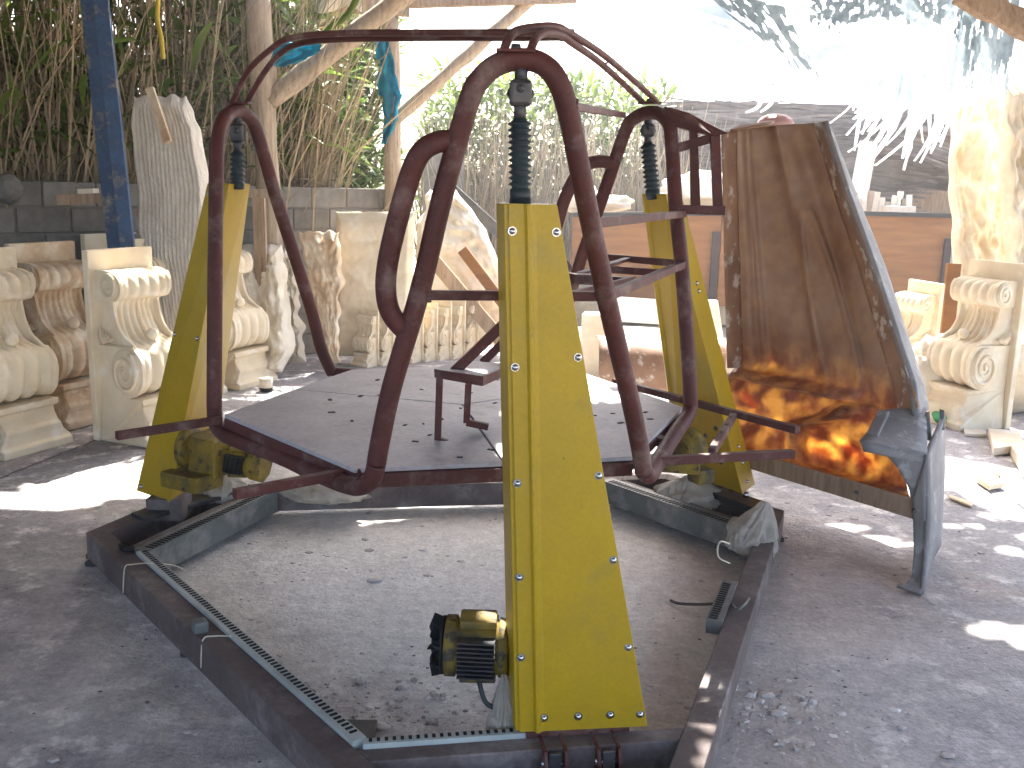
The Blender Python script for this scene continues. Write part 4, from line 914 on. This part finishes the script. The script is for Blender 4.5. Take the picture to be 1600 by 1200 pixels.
# ---- actuator columns
def screwmesh():
    g = MB(); g.lathe([(0, .0085), (.003, .0085), (.0065, .0055), (.008, .001)], (0, 0, 0), (0, 0, 1), 10); g.lathe([(-.001, .0115), (.0008, .0115)], (0, 0, 0), (0, 0, 1), 10); m = g.mesh('screw'); m.materials.append(M['steel']); return m
SCREW = screwmesh()
def screw(p, n_, parent, off):
    o = bpy.data.objects.new('screw', SCREW); COL.objects.link(o); o.parent = parent; o.location = Vector(p)-off; o.rotation_euler = Vector(n_).to_track_quat('Z', 'Y').to_euler(); return o
def bellows(a, b, r, n, parent, off):
    a = Vector(a); b = Vector(b); L = (b-a).length; pr = [(0, r*.92), (L*.16, r*.95), (L*.165, r*.8)]
    for k in range(n):
        t0 = L*(.18+.78*k/n); dt = L*.78/n; pr += [(t0+dt*.15, r*.74), (t0+dt*.5, r*1.06), (t0+dt*.62, r*1.04), (t0+dt*.95, r*.74)]
    pr += [(L*.97, r*.62), (L, r*.55)]
    W(MB().lathe(pr, a, b-a, 20).build('rubber_bellows', M['rubber'], parent))
def ujoint(a, b, parent):
    a = Vector(a); b = Vector(b); d = b-a; L = d.length; t = d.normalized()
    W(MB().tube([a-d*.08, a+d*.36], .016, 12).build('lower_shaft', M['darksteel'], parent))
    g = MB(); c_ = a+d*.48; g.box(c_, (.056, .045, L*.52)); g.lathe([(-.034, .013), (.034, .013)], c_, (1, 0, 0), 12)
    g.lathe([(-.03, .012), (.03, .012)], c_+V(0, 0, .01), (0, 1, 0), 12)
    W(g.build('universal_joint', M['darksteel'], parent, bevel=.010))
    W(MB().tube([a+d*.66, b+t*.01], .017, 12).build('upper_shaft', M['darksteel'], parent))
def column_body(parent, cb, ct, fold=True):
    """cb, ct: 4 corners each: near-left, near-right, far-right, far-left"""
    W(MB().box8(list(cb)+list(ct)).build('cover_box', M['yellow'], parent, bevel=.004))

grpC = 'yellow actuator columns at the three corners of the frame'
# front column
f0 = G(805, 1143, .16); f1 = G(1012, 1133, .16); t0_ = P(787, 318, 2.42); t1_ = P(870, 320, 2.45)
dep = V(-.17, .986, 0)*.125
co = V(.2, 2.45, .02)
fc = wthing('actuator_column', 'nearest yellow tapered column in the middle of the picture', 'column', tuple(co), grpC)
cb = [f0, f1, f1+dep, f0+dep]; ct = [t0_, t1_, t1_+dep, t0_+dep]
column_body(fc, cb, ct)
nF = V(.168, -.986, 0)
# front cover plate with raised folded rib, slightly proud of the box
ex = (f1-f0).normalized()
def onface(s, v, out=.0):     # s in metres from the left edge, v 0 bottom .. 1 top
    p0 = f0+(t0_-f0)*v; return p0+ex*s+nF*out
wB, wT = (f1-f0).length, (t1_-t0_).length
def wid(v): return wB*(1-v)+wT*v
rows = [0, .02]+[k/12 for k in range(1, 12)]+[.98, 1]
prof = [(.012, .004), (.046, .004), (.050, .004), (.056, .014), (.064, .014), (.070, .008), (.080, .005)]
g = MB(); N_ = len(prof)+2
vs = []
for v in rows:
    for s_, o_ in prof: vs.append(onface(s_, v, o_))
    vs.append(onface(max(wid(v)-.003, .09), v, .005)); vs.append(onface(max(wid(v)-.002, .091), v, .0))
g.add(vs, [(j*N_+i, j*N_+i+1, (j+1)*N_+i+1, (j+1)*N_+i) for j in range(len(rows)-1) for i in range(N_-1)])
W(g.build('cover_plate', M['yellow'], fc, bevel=.0015))
off = co
for (px, py) in ((805, 357), (802, 557), (806, 735), (808, 885), (808, 1017)):
    d_ = ray(px, py); 
    v = 1-(py-318)/(1143-318); screw(onface(.019, v, .005), nF, fc, off)
for py in (357, 539, 720, 854, 998, 1112):
    v = 1-(py-318)/(1133-318); screw(onface(wid(v)-.017, v, .0055), nF, fc, off)
for px in (849, 902, 952):
    v = .028; screw(onface((px-805)/207*wB, v, .007), nF, fc, off)
# foot plates under the column
W(MB().box8([f0+V(.03, 0, -.02), f1+V(-.05, 0, -.02), f1+dep*.8+V(-.05, 0, -.02), f0+dep*.8+V(.03, 0, -.02)]+[q+V(0, 0, .018) for q in (f0+V(.03, 0, -.02), f1+V(-.05, 0, -.02), f1+dep*.8+V(-.05, 0, -.02), f0+dep*.8+V(.03, 0, -.02))]).build('foot_plate', M['red'], fc))
for s_ in (.062, .118, .205, .262):
    a = f0+ex*s_; t_ = ex*.010; q = [a-nF*.02+V(0, 0, -.012), a+nF*.085+V(0, 0, -.012), a+nF*.10+V(0, 0, -.05), a+nF*.085+V(0, 0, -.125), a+nF*.064+V(0, 0, -.125), a+nF*.064+V(0, 0, -.018)]
    W(MB().prism(q, t_).build('bracket_plate', M['red'], fc, bevel=.0015))
for s_ in (.093, .237):
    a = f0+ex*s_+nF*.082; W(MB().bar(a+V(0, 0, -.018), a+nF*.006+V(0, 0, -.075), .034, .012, upv=tuple(nF)).bar(a+nF*.006+V(0, 0, -.075), a+nF*.07+V(.015, 0, -.135), .036, .014, upv=tuple(nF)).build('pivot_arm', M['darksteel'], fc, bevel=.003))
    W(MB().lathe([(-.036, .009), (.036, .009)], a+V(0, 0, -.05), tuple(ex), 10).build('pivot_pin', M['steel'], fc))
rb = P(813, 316, 2.50); W(MB().tube([rb-V(0, 0, .05), rb+V(0, 0, .01)], .028, 16).build('rod_guide', M['rubber'], fc))
rt_ = P(812, 184, 2.50); bellows(rb, rt_, .0285, 11, fc, off); ujoint(rt_, P(815, 104, 2.50), fc)
# motor
def motor(parent, c_, ax, r, L, m='yellow_dirty', fan=True, zup=V(0, 0, 1)):
    c_ = Vector(c_); ax = Vector(ax).normalized()
    W(MB().lathe([(0, r*.62), (0, r*.85), (L*.12, r*.95), (L*.14, r*.86), (L*.70, r*.86), (L*.72, r*.97), (L*.86, r*.97), (L*.88, r*.7)], c_, ax, 24).build('motor_body', M[m], parent))
    y = ax.cross(zup).normalized(); z = y.cross(ax)
    g = MB()
    for side in (1, -1):
        for k in range(9):
            h = (k-4)*r*.145; d0 = sqrt(max(0, (r*.86)**2-h*h))
            a = c_+ax*L*.17+z*h+y*side*(d0*.5+r*.53); g.bar(a, a+ax*L*.50, r*.12+abs(d0-r*.86)*.9+r*.12, r*.05, upv=tuple(z))
    W(g.build('cooling_fins', M['darksteel'], parent))
    W(MB().box(c_+ax*L*.42+z*r*.92, (L*.5, r*1.0, r*.28), None).build('terminal_box', M[m], parent, bevel=.006)) if abs(ax.x) > .9 else None
    W(MB().box(c_+ax*L*.42-z*r*.92, (L*.5, r*1.0, r*.24), None).build('mounting_foot', M[m], parent, bevel=.006)) if abs(ax.x) > .9 else None
    if fan:
        f = MB(); cc = c_+ax*L*.90
        for k in range(9):
            a = 2*pi*k/9+.2; rad = y*cos(a)+z*sin(a); tg = ax.cross(rad); hh = L*(.16+.05*((k*37) % 5)/5)
            f.prism([cc+rad*r*.25, cc+rad*r*.9+tg*r*.1, cc+rad*r*.95+ax*hh*.7+tg*r*.25, cc+rad*r*.6+ax*hh, cc+rad*r*.3+ax*hh*.8], tg*.006)
        f.lathe([(-.004, r*.92), (.004, r*.92), (.006, r*.3), (L*.16, r*.25)], cc, ax, 20)
        W(f.build('cooling_fan', M['black'], parent))
mc = P(795, 1012, 2.52); motor(fc, mc, (-1, 0.05, 0), .088, .205)
W(MB().tube(catmull([mc+V(-.08, -.05, -.08), mc+V(-.06, -.07, -.13), mc+V(-.02, -.07, -.15), mc+V(.01, -.05, -.16)]), .007, 7).build('motor_cable', M['rubber'], fc))
# left column
A = G(213, 767, .2); B_ = G(265, 785, .2); Cc = G(332, 742, .2); D4 = A+(Cc-B_)
At = P(324, 286, 4.17); Bt = P(358, 287, 4.05); Ct = P(391, 287, 4.22); Dt = At+(Ct-Bt)
lc = wthing('actuator_column', 'left yellow tapered column seen edge on beside the pale corbels', 'column', tuple(V(A.x+.15, A.y+.2, .1)), grpC)
column_body(lc, [A, B_, Cc, D4], [At, Bt, Ct, Dt])
off = Vector(lc.location)
nL = (B_-A).cross(At-A).normalized(); nL = nL if nL.y < 0 else -nL
for v, ss in ((.53, (.09, .90)), (.02, (.12,)), (.97, (.2,))):
    for s_ in ss: p_ = (A+(B_-A)*s_)*(1-v)+(At+(Bt-At)*s_)*v; screw(p_+nL*.002, nL, lc, off)
bb = P(371, 287, 4.12); bt_ = P(371, 236, 4.10); bellows(bb-V(0, 0, .02), bt_, .030, 6, lc, off); ujoint(bt_, P(372, 178, 4.08), lc)
cR = P(330, 700, 4.2)
gb = P(330, 708, 4.12)
W(MB().box8([gb+V(-.09, -.06, -.09), gb+V(.05, -.12, -.09), gb+V(.12, .10, -.09), gb+V(-.03, .14, -.09), gb+V(-.09, -.06, .09), gb+V(.05, -.12, .085), gb+V(.12, .10, .085), gb+V(-.03, .14, .09)]).build('gearbox', M['yellow_dirty'], lc, bevel=.012))
motor(lc, gb+V(.06, 0, -.02), (.93, -.25, -.10), .065, .18, fan=False)
W(MB().lathe([(0, .075), (.045, .075), (.05, .06)], gb+V(.06, 0, -.02)+Vector((.93, -.25, -.10)).normalized()*.15, (.93, -.25, -.10), 8).build('motor_end_cap', M['yellow_dirty'], lc, bevel=.004))
W(MB().lathe([(0, .09), (.03, .09), (.035, .07)], gb+V(-.10, -.02, .03), (.9, -.3, 0), 18).build('bearing_flange', M['yellow_dirty'], lc))
W(MB().box(P(300, 748, 4.05), (.22, .16, .07), Matrix.Rotation(-.5, 3, 'Z')).build('gearbox_base', M['yellow_dirty'], lc, bevel=.008))
W(MB().box(P(265, 790, 4.15), (.16, .14, .10)).build('foot_bracket', M['redbeam'], lc, bevel=.003))
for q in ((238, 795), (300, 785), (358, 775)): W(MB().lathe([(0, .016), (.02, .016)], G(*q, ZB), (0, 0, 1), 8).build('bolt', M['darksteel'], lc))
W(MB().bar(G(215, 808, ZB+.01), G(372, 765, ZB+.01), .10, .02).build('foot_plate', M['darksteel'], lc, bevel=.003))
# right column
A = G(1180, 757, .2); B_ = G(1160, 772, .2); Cc = G(1064, 738, .2); D4 = A+(Cc-B_)
At = P(1064, 300, 4.3); Bt = P(1040, 303, 4.15); Ct = P(1008, 303, 4.3); Dt = At+(Ct-Bt)
rc = wthing('actuator_column', 'right yellow tapered column standing before the brown mould', 'column', tuple(V(B_.x-.1, B_.y+.1, .1)), grpC)
column_body(rc, [B_, A, D4, Cc], [Bt, At, Dt, Ct])
off = Vector(rc.location)
e1 = (Cc-B_); nR = e1.cross(Bt-B_).normalized(); nR = nR if nR.y < 0 else -nR
W(MB().box8([Cc+V(-.012, 0, 0), Cc+V(.004, -.012, 0), Cc+V(.004, .01, 0), Cc+V(-.012, .02, 0), Ct+V(-.012, 0, 0), Ct+V(.004, -.012, 0), Ct+V(.004, .01, 0), Ct+V(-.012, .02, 0)]).build('edge_flange', M['yellow'], rc))
for v in (.72, .695, .16, .10, .03):
    p_ = (B_+(A-B_)*.5)*(1-v)+(Bt+(At-Bt)*.5)*v; nn_ = (A-B_).cross(Bt-B_).normalized(); nn_ = nn_ if nn_.y < 0 else -nn_; screw(p_+nn_*.002, nn_, rc, off)
for q in ((1119, 669), (1127, 722), (1103, 680), (1090, 700)):
    W(MB().lathe([(0, .012), (.006, .011)], P(q[0], q[1], 4.28), tuple(nR), 8).build('bolt', M['darksteel'], rc))
bb = P(1021, 303, 4.25); bt_ = P(1012, 222, 4.22); bellows(bb-V(0, 0, .02), bt_, .033, 9, rc, off); ujoint(bt_, P(1013, 184, 4.2), rc)
gb = P(1072, 700, 4.15)
W(MB().lathe([(-.04, .085), (.0, .105), (.05, .105), (.06, .07), (.10, .07)], gb, (-.6, -.75, 0), 24).build('gearbox', M['yellow_dirty'], rc))
W(MB().box(P(1050, 725, 4.05), (.24, .12, .05), Matrix.Rotation(-.2, 3, 'Z')).build('gearbox_base', M['yellow_dirty'], rc, bevel=.008))
W(MB().box(P(1095, 742, 4.05), (.09, .09, .07), Matrix.Rotation(.5, 3, 'Z')).build('junction_box', M['yellow_dirty'], rc, bevel=.015))
W(MB().bar(G(1085, 755, ZB+.01), G(1190, 795, ZB+.01), .12, .03).build('foot_plate', M['darksteel'], rc, bevel=.003))
for q in ((1127, 762), (1144, 768), (1165, 778)): W(MB().lathe([(0, .014), (.03, .014)], G(*q, ZB+.02), (0, 0, 1), 8).build('bolt', M['steel'], rc))

# ---- cabin frame
cf = wthing('cabin_frame', 'dark red tubular cage with grey plywood platform hung between the yellow columns', 'cabin frame', (C0.x, C0.y, .7))
RT = .0278
def tubep(pts, r, name, n=14, sm=5, m='red', parent=cf):
    return W(MB().tube(catmull([P(*q) for q in pts], sm), r, n).build(name, M[m], parent))
farch = [(1006, 738, 2.83), (1000, 700, 2.81), (987, 635, 2.77), (949, 472, 2.67), (914, 305, 2.58), (889, 180, 2.53), (870, 124, 2.505), (845, 99, 2.50), (815, 93, 2.50), (782, 99, 2.50), (754, 120, 2.50), (733, 158, 2.51), (692, 304, 2.54), (656, 456, 2.57), (613, 602, 2.59), (594, 690, 2.61), (588, 725, 2.615)]
tubep(farch, RT, 'front_arch')
tubep([(588, 725, 2.615), (582, 746, 2.625), (566, 759, 2.66), (540, 757, 2.74), (490, 737, 2.92), (440, 714, 3.10), (381, 692, 3.30), (352, 680, 3.40), (338, 664, 3.46), (335, 640, 3.48)], RT, 'left_bottom_tube')
tubep([(1006, 736, 2.83), (1013, 743, 2.87), (1024, 728, 3.0), (1043, 697, 3.25), (1062, 668, 3.45), (1074, 652, 3.55), (1079, 635, 3.6)], RT, 'right_bottom_tube')
tubep([(335, 642, 3.48), (335, 600, 3.5), (336, 450, 3.6), (338, 270, 3.78), (341, 215, 3.85), (351, 185, 3.95), (369, 173, 4.05), (388, 182, 4.13), (402, 207, 4.18), (430, 304, 4.24), (457, 390, 4.32), (488, 490, 4.42), (502, 545, 4.46), (519, 583, 4.5)], RT, 'left_arch')
tubep([(1079, 636, 3.6), (1077, 587, 3.6), (1066, 425, 3.72), (1056, 325, 3.82), (1049, 215, 3.95), (1044, 192, 4.0), (1030, 178, 4.08), (1012, 176, 4.15), (993, 184, 4.2), (978, 202, 4.25), (951, 280, 4.32), (909, 401, 4.45), (890, 465, 4.5), (868, 545, 4.6), (862, 572, 4.62)], RT, 'right_arch')
tubep([(519, 583, 4.5), (620, 588, 4.55), (760, 585, 4.6), (862, 572, 4.62)], RT, 'back_bottom_tube')
tubep([(705, 220, 2.53), (684, 222, 2.52), (660, 236, 2.51), (643, 268, 2.52), (622, 340, 2.53), (606, 410, 2.55), (603, 455, 2.56), (610, 488, 2.57), (628, 512, 2.58), (640, 520, 2.59)], RT, 'grab_handle')
tubep([(962, 258, 4.3), (940, 252, 4.27), (915, 258, 4.25), (897, 280, 4.27), (876, 330, 4.32), (862, 400, 4.4), (872, 440, 4.45), (886, 460, 4.48)], RT, 'grab_handle')
# roof bars
LB = [(378, 160, 4.07), (395, 113, 3.98), (428, 76, 3.86), (466, 60, 3.74), (540, 55, 3.6), (700, 54, 3.35), (800, 53, 3.2), (880, 54, 3.08)]
tubep([(363, 160, 4.02), (388, 111, 3.92), (422, 78, 3.80), (456, 59, 3.7), (540, 52, 3.55), (700, 51, 3.3), (800, 51, 3.15), (880, 50, 3.03)], .0115, 'roof_bar', 10)
tubep([(386, 160, 4.12), (412, 115, 4.02), (439, 83, 3.9), (472, 67, 3.8), (540, 61, 3.65), (700, 59, 3.42), (800, 59, 3.27), (885, 58, 3.15)], .0115, 'roof_bar', 10)
tubep([(786, 82, 2.50), (794, 62, 2.52), (808, 48, 2.6), (840, 42, 2.72), (868, 42, 2.85), (892, 53, 2.97), (952, 93, 3.45), (1026, 158, 4.1)], .0115, 'roof_bar', 10)
tubep([(828, 82, 2.50), (836, 62, 2.54), (850, 52, 2.66), (875, 54, 2.85), (895, 68, 3.0), (942, 102, 3.45), (1003, 158, 4.12)], .0115, 'roof_bar', 10)
W(MB().bar(P(952, 95, 3.45), P(942, 103, 3.45), .03, .006).build('spacer_plate', M['red'], cf)); W(MB().bar(P(884, 48, 3.05), P(888, 62, 3.1), .05, .012).build('spacer_plate', M['red'], cf))
for (x, y, Y) in ((806, 81, 2.50), (373, 161, 4.06), (1015, 161, 4.14)):
    c_ = P(x, y, Y); W(MB().box(c_, (.095, .07, .008)).build('top_plate', M['red'], cf, bevel=.002)); W(MB().lathe([(0, .014), (.018, .012)], c_, (0, 0, 1), 8).build('nut', M['darksteel'], cf))
def barp(a, b, w_, h_, name, m='red'): return W(MB().bar(P(*a), P(*b), w_, h_).build(name, M[m], cf, bevel=.002))
barp((662, 461, 2.58), (948, 463, 2.68), .026, .026, 'seat_bar')
barp((950, 462, 2.72), (1068, 413, 3.73), .026, .026, 'seat_side_bar')
barp((925, 349, 2.62), (1068, 334, 3.82), .026, .026, 'panel_support_bar')
barp((893, 166, 2.53), (975, 180, 4.2), .018, .022, 'upper_link_bar')
barp((888, 434, 3.35), (984, 441, 3.45), .09, .034, 'seat_angle')
barp((952, 402, 4.2), (1062, 412, 3.78), .02, .028, 'seat_rear_bar')
barp((952, 421, 3.9), (1040, 427, 3.75), .02, .028, 'seat_middle_bar')
barp((905, 428, 3.5), (986, 403, 4.1), .03, .012, 'seat_link_bar')
barp((886, 462, 3.0), (990, 436, 3.4), .02, .02, 'seat_link_bar')
barp((705, 585, 3.22), (800, 494, 3.22), .034, .034, 'footrest_strut')
barp((800, 494, 3.22), (888, 412, 3.3), .034, .034, 'footrest_strut')
barp((755, 566, 3.6), (888, 436, 3.5), .030, .030, 'footrest_strut')
# rough weld beads where bars and handles meet the tubes
for q in ((670, 461, 2.57), (942, 463, 2.67), (958, 459, 2.72), (928, 349, 2.60), (698, 222, 2.53), (636, 518, 2.585), (899, 166, 2.53), (1062, 416, 3.70), (1060, 336, 3.80), (560, 744, 2.66), (1004, 722, 2.82), (352, 664, 3.42)):
    a_ = P(*q); g = MB()
    for k in range(9):
        t_ = 2*pi*k/9; g.lathe([(-.004, .002), (0, .0055+.002*random.random()), (.004, .002)], a_+V(.003*random.random(), .016*cos(t_), .016*sin(t_)), (random.random(), 1, random.random()), 6)
    o = W(g.build('weld_bead', M['red'], cf)); o['kind'] = 'stuff'
# barred panel
def flat(q, name, th=.012, m='red'):
    g = MB(); g.prism([P(*k) for k in q], (0, th, 0)); return W(g.build(name, M[m], cf, bevel=.0015))
flat([(1040, 166, 3.98), (1076, 176, 3.96), (1137, 208, 3.86), (1117, 213, 3.86), (1040, 194, 3.98)], 'panel_top_plate', .05)
flat([(1078, 186, 3.93), (1090, 192, 3.93), (1095, 333, 3.84), (1081, 333, 3.84)], 'panel_bar', .03)
flat([(1110, 202, 3.88), (1125, 208, 3.88), (1130, 329, 3.80), (1116, 327, 3.80)], 'panel_bar', .03)
barp((1055, 232, 3.93), (1116, 215, 3.9), .02, .035, 'panel_mid_rail')
barp((1060, 327, 3.82), (1133, 329, 3.80), .03, .035, 'panel_bottom_rail')
# footrest
fr = W(MB().box8([P(679, 583, 3.16), P(750, 594, 3.10), P(800, 574, 3.45), P(712, 567, 3.50)]+[P(679, 577, 3.16), P(750, 588, 3.10), P(800, 569, 3.45), P(712, 562, 3.50)]).build('footrest', M['ply'], cf, bevel=.002))
W(MB().prism([P(678, 577, 3.15), P(751, 588, 3.09), P(751, 603, 3.09), P(679, 590, 3.15)], (0, .008, 0)).build('footrest_rim', M['red'], cf))
W(MB().prism([P(751, 588, 3.09), P(801, 569, 3.45), P(801, 580, 3.45), P(751, 603, 3.09)], (.008, 0, 0)).build('footrest_rim', M['red'], cf))
def lleg(top, foot, toe, Yt, Yf):
    g = MB(); a = P(*top, Yt); b = P(*foot, Yf); g.bar(a, b, .022, .020, upv=(0, 1, 0)); c_ = P(*toe, Yf); W(g.build('footrest_leg', M['red'], cf, bevel=.0015))
    W(MB().bar(b, c_, .022, .022).build('footrest_foot', M['red'], cf, bevel=.0015))
lleg((687, 589, ), (684, 688), (715, 697), 3.15, 3.10)
lleg((732, 600), (729, 660), (763, 667), 3.20, 3.22)
# platform plates
ZP = .775
hexp = dict(LF=G(349, 647, ZP), FL=G(553, 733, ZP), FR=G(988, 714, ZP), RF=G(1070, 636, ZP), RB=G(866, 566, ZP), LB=G(548, 577, ZP))
CM = G(723, 632, ZP); mL = hexp['LF'].lerp(hexp['LB'], .5); mF = hexp['FL'].lerp(hexp['FR'], .52); mR = hexp['RF'].lerp(hexp['RB'], .5)
def plate(pts):
    c_ = sum(pts, V(0, 0, 0))/len(pts); q = [p_+(c_-p_).normalized()*.006 for p_ in pts]
    W(MB().prism([p_-V(0, 0, .014) for p_ in q], (0, 0, .014)).build('plywood_plate', M['ply'], cf, bevel=.0012))
plate([CM, mL, hexp['LF'], hexp['FL'], mF]); plate([CM, mF, hexp['FR'], hexp['RF'], mR]); plate([CM, mR, hexp['RB'], hexp['LB'], mL])
ks = ['LF', 'FL', 'FR', 'RF', 'RB', 'LB']
for i in range(6):
    a = hexp[ks[i]]; b = hexp[ks[(i+1) % 6]]; inn = ((CM-a)+(CM-b)).normalized()*.018
    W(MB().bar(a+inn-V(0, 0, .034), b+inn-V(0, 0, .034), .03, .036).build('platform_rail', M['red'], cf, bevel=.002))
for q in (mL, mF, mR): W(MB().bar(q-V(0, 0, .032), CM-V(0, 0, .032), .05, .032).build('floor_joist', M['plyedge'], cf))
W(MB().bar(hexp['FL']+V(-.01, -.012, -.036), hexp['FR']+V(.0, -.012, -.036), .006, .042).build('front_skirt', M['red'], cf, bevel=.001))
# dark drill marks on the plates
g = MB(); rr = random.Random(3)
for i in range(46):
    px = rr.uniform(400, 1030); py = rr.uniform(590, 715); p_ = G(px, py, ZP)
    def inside(p_, poly):
        return all(((poly[(i+1) % 6]-poly[i]).cross(p_-poly[i])).z > 0 for i in range(6))
    poly = [hexp[k] for k in ks]
    if not inside(p_, [q+(CM-q)*.04 for q in poly]): continue
    l = rr.uniform(.006, .016); g.box(p_+V(0, 0, .0012), (l*2, l, .002), Matrix.Rotation(rr.uniform(0, 3), 3, 'Z'))
o = W(g.build('screw_marks', M['plyedge'], cf)); o['kind'] = 'stuff'
# outriggers
def outr(a, b, z=.745, name='step_bar', s=.028):
    return W(MB().bar(G(*a, z), G(*b, z), s, s).build(name, M['red'], cf, bevel=.002))
outr((366, 772), (556, 736)); outr((182, 681), (345, 656)); outr((1240, 709), (985, 722)); outr((1246, 672), (960, 596))
outr((1146, 650), (1112, 706), .745, 'perforated_cross_bar', .026)
for k in range(4):
    t = .15+.22*k; q = G(1146, 650, .745).lerp(G(1112, 706, .745), t); W(MB().lathe([(0, .005), (.002, .005)], q+V(0, 0, .0132), (0, 0, 1), 8).build('hole', M['black'], cf))
for (a, b) in (((430, 704, 3.2), (450, 705, 3.3)), ((1035, 686, 3.28), (1000, 690, 3.3))):
    pass
W(MB().bar(P(428, 706, 3.2), P(470, 697, 3.33), .05, .03).build('joint_sleeve', M['red'], cf)); W(MB().bar(P(1045, 692, 3.28), P(1018, 686, 3.3), .05, .03).build('joint_sleeve', M['red'], cf))

# ================================================================== plastic bags
def bag(c, sz, rz, label, seed, neck=(0, 0, 1)):
    bm = bmesh.new(); bmesh.ops.create_icosphere(bm, subdivisions=6, radius=1)
    for v in bm.verts:
        d = v.co.normalized(); S_ = V(seed*3.1, seed*1.7, 0)
        big = noise.noise(d*1.3+S_)*.42
        # creases running towards the knot, sharper near it
        a = math.atan2(d.y, d.x); cre = abs(noise.noise(V(cos(a)*3.2, sin(a)*3.2, d.z*1.1)+S_))*.34+abs(noise.noise(V(cos(a)*7, sin(a)*7, d.z*2)+S_))*.14
        dent = -.30*max(0, noise.noise(d*2.3-S_))
        fine = .05*noise.noise(d*9+S_)
        k = 1+big+cre+dent+fine; top = max(0, d.z-.55)/.45; k *= 1-.45*top; 
        v.co = V(d.x*k, d.y*k, d.z*(1+big*.5+dent)+top*.55)
        if v.co.z < -.55: v.co.z = -.55+(v.co.z+.55)*.15
    for v in bm.verts: v.co = V(v.co.x*sz[0], v.co.y*sz[1], (v.co.z+.6)*sz[2])
    for f in bm.faces: f.smooth = True
    me = bpy.data.meshes.new('plastic_bag'); bm.to_mesh(me); bm.free(); o = link('plastic_bag', me, M['bag']); o.location = c; o.rotation_euler = (neck[0], neck[1], rz); tag(o, label, 'bag')
bag(G(1172, 900, .0)+V(.0, .10, .06), (.105, .10, .115), .3, 'cloudy plastic bag bunched over the right beam end', 3, (0, .35, 0))
bag(G(1078, 790, .08), (.17, .10, .075), .2, 'cloudy plastic bag draped on the right tray under the right column', 8)
bag(G(350, 778, .12), (.10, .08, .07), .9, 'white crumpled bag under the motor of the left column', 12)
bag(G(505, 782, .08), (.19, .09, .075), 0, 'dirty clear bag lying under the front left of the platform', 17)
bag(P(784, 1150, 2.44)+V(0, .02, -.01), (.035, .04, .085), 0, 'pale plastic bag hanging beside the foot of the nearest column', 21)
# string from the mass of the bag
g = MB(); g.tube(catmull([P(1140, 850, 3.2), P(1126, 846, 3.18), P(1121, 858, 3.18), P(1124, 872, 3.18), P(1140, 880, 3.2)]), .003, 5); tag(g.build('string_loop', M['plasterw']), 'thin string loop sticking out of the bag on the right beam', 'string')
g = MB(); g.tube(catmull([G(1140, 941, .03), G(1100, 944, .03), G(1062, 943, .02), G(1048, 938, .01)]), .006, 6); tag(g.build('rusty_rod', M['redbeam']), 'thin rusty rod lying on the floor beside the right beam', 'rod')

# ================================================================== floor debris
def debris(name, n, m, rmin, rmax, label, cat, f, hh=.35, seed=1):
    rr = random.Random(seed); g = MB()
    for i in range(n):
        x, y = f(rr); r = rmin*(rmax/rmin)**(rr.random()**2.2); k = rr.choice((4, 5, 6)); a0 = rr.random()*6.28; h = r*hh*rr.uniform(.3, 1)
        z0 = ff((x+7)/14, (y+.5)/11.5).z-.001
        b = len(g.v); e = rr.uniform(.5, 1)
        for j in range(k): a = a0+j*6.283/k; q = r*rr.uniform(.7, 1.2); g.v.append((x+q*cos(a), y+q*sin(a)*e, z0))
        for j in range(k): a = a0+j*6.283/k; q = r*rr.uniform(.45, .8); g.v.append((x+q*cos(a), y+q*sin(a)*e, z0+h*rr.uniform(.6, 1.2)))
        g.f += [tuple(b+k+j for j in range(k))]+[(b+j, b+(j+1) % k, b+k+(j+1) % k, b+k+j) for j in range(k)]; g.sm += [False]*(k+1)
    o = g.build(name, m, recalc=False); tag(o, label, cat, kind='stuff')
def fall(rr):
    return rr.uniform(-3, 3.4), 1.3+6.5*rr.random()**1.4
debris('plaster_chips', 3800, M['chip'], .003, .026, 'pale plaster chips scattered over the dusty floor', 'chips', fall)
debris('dark_grit', 3600, M['chipdark'], .002, .011, 'dark grit scattered over the dusty floor', 'grit', fall, seed=2)
def pilef(rr): a = rr.gauss(0, .22), rr.gauss(0, .16); p_ = G(600, 1130); return p_.x+a[0], p_.y+abs(a[1])
debris('plaster_crumbs', 500, M['chip'], .003, .018, 'heap of plaster crumbs inside the near left corner of the frame', 'crumbs', pilef, hh=.7, seed=3)
def pile2(rr): a = rr.gauss(0, .16), rr.gauss(0, .10); p_ = G(1215, 1110); return p_.x+a[0], p_.y+a[1]
debris('plaster_crumbs', 350, M['chip'], .003, .02, 'plaster crumbs on the bare floor right of the frame', 'crumbs', pile2, hh=.7, seed=4)
for k, (px, py, r, lab) in enumerate(((1196, 1090, .018, 'small rounded clod right of the frame near the camera'), (1215, 1118, .018, 'bluish clod beside a small hole in the plaster crumbs'), (585, 910, .02, 'flat white plaster flake in the middle of the framed floor'), (480, 1085, .018, 'grey clod inside the left beam near the camera'), (590, 1140, .022, 'clod in the crumb heap at the near left frame corner'), (385, 1000, .018, 'dark chip beside the left cable tray'))):
    lump('floor_clod', G(px, py, -.004), r, (1.5, 1, .4), M['chip'] if k != 3 else M['block'], lab, 'clod', 60+k, amp=.3, sub=3)
tag(MB().box((0, 0, 2.0), (92, 92, 6.2)).build('haze', M['haze']), kind='stuff')
for o in bpy.data.objects:
    if '_w' in o: del o['_w']
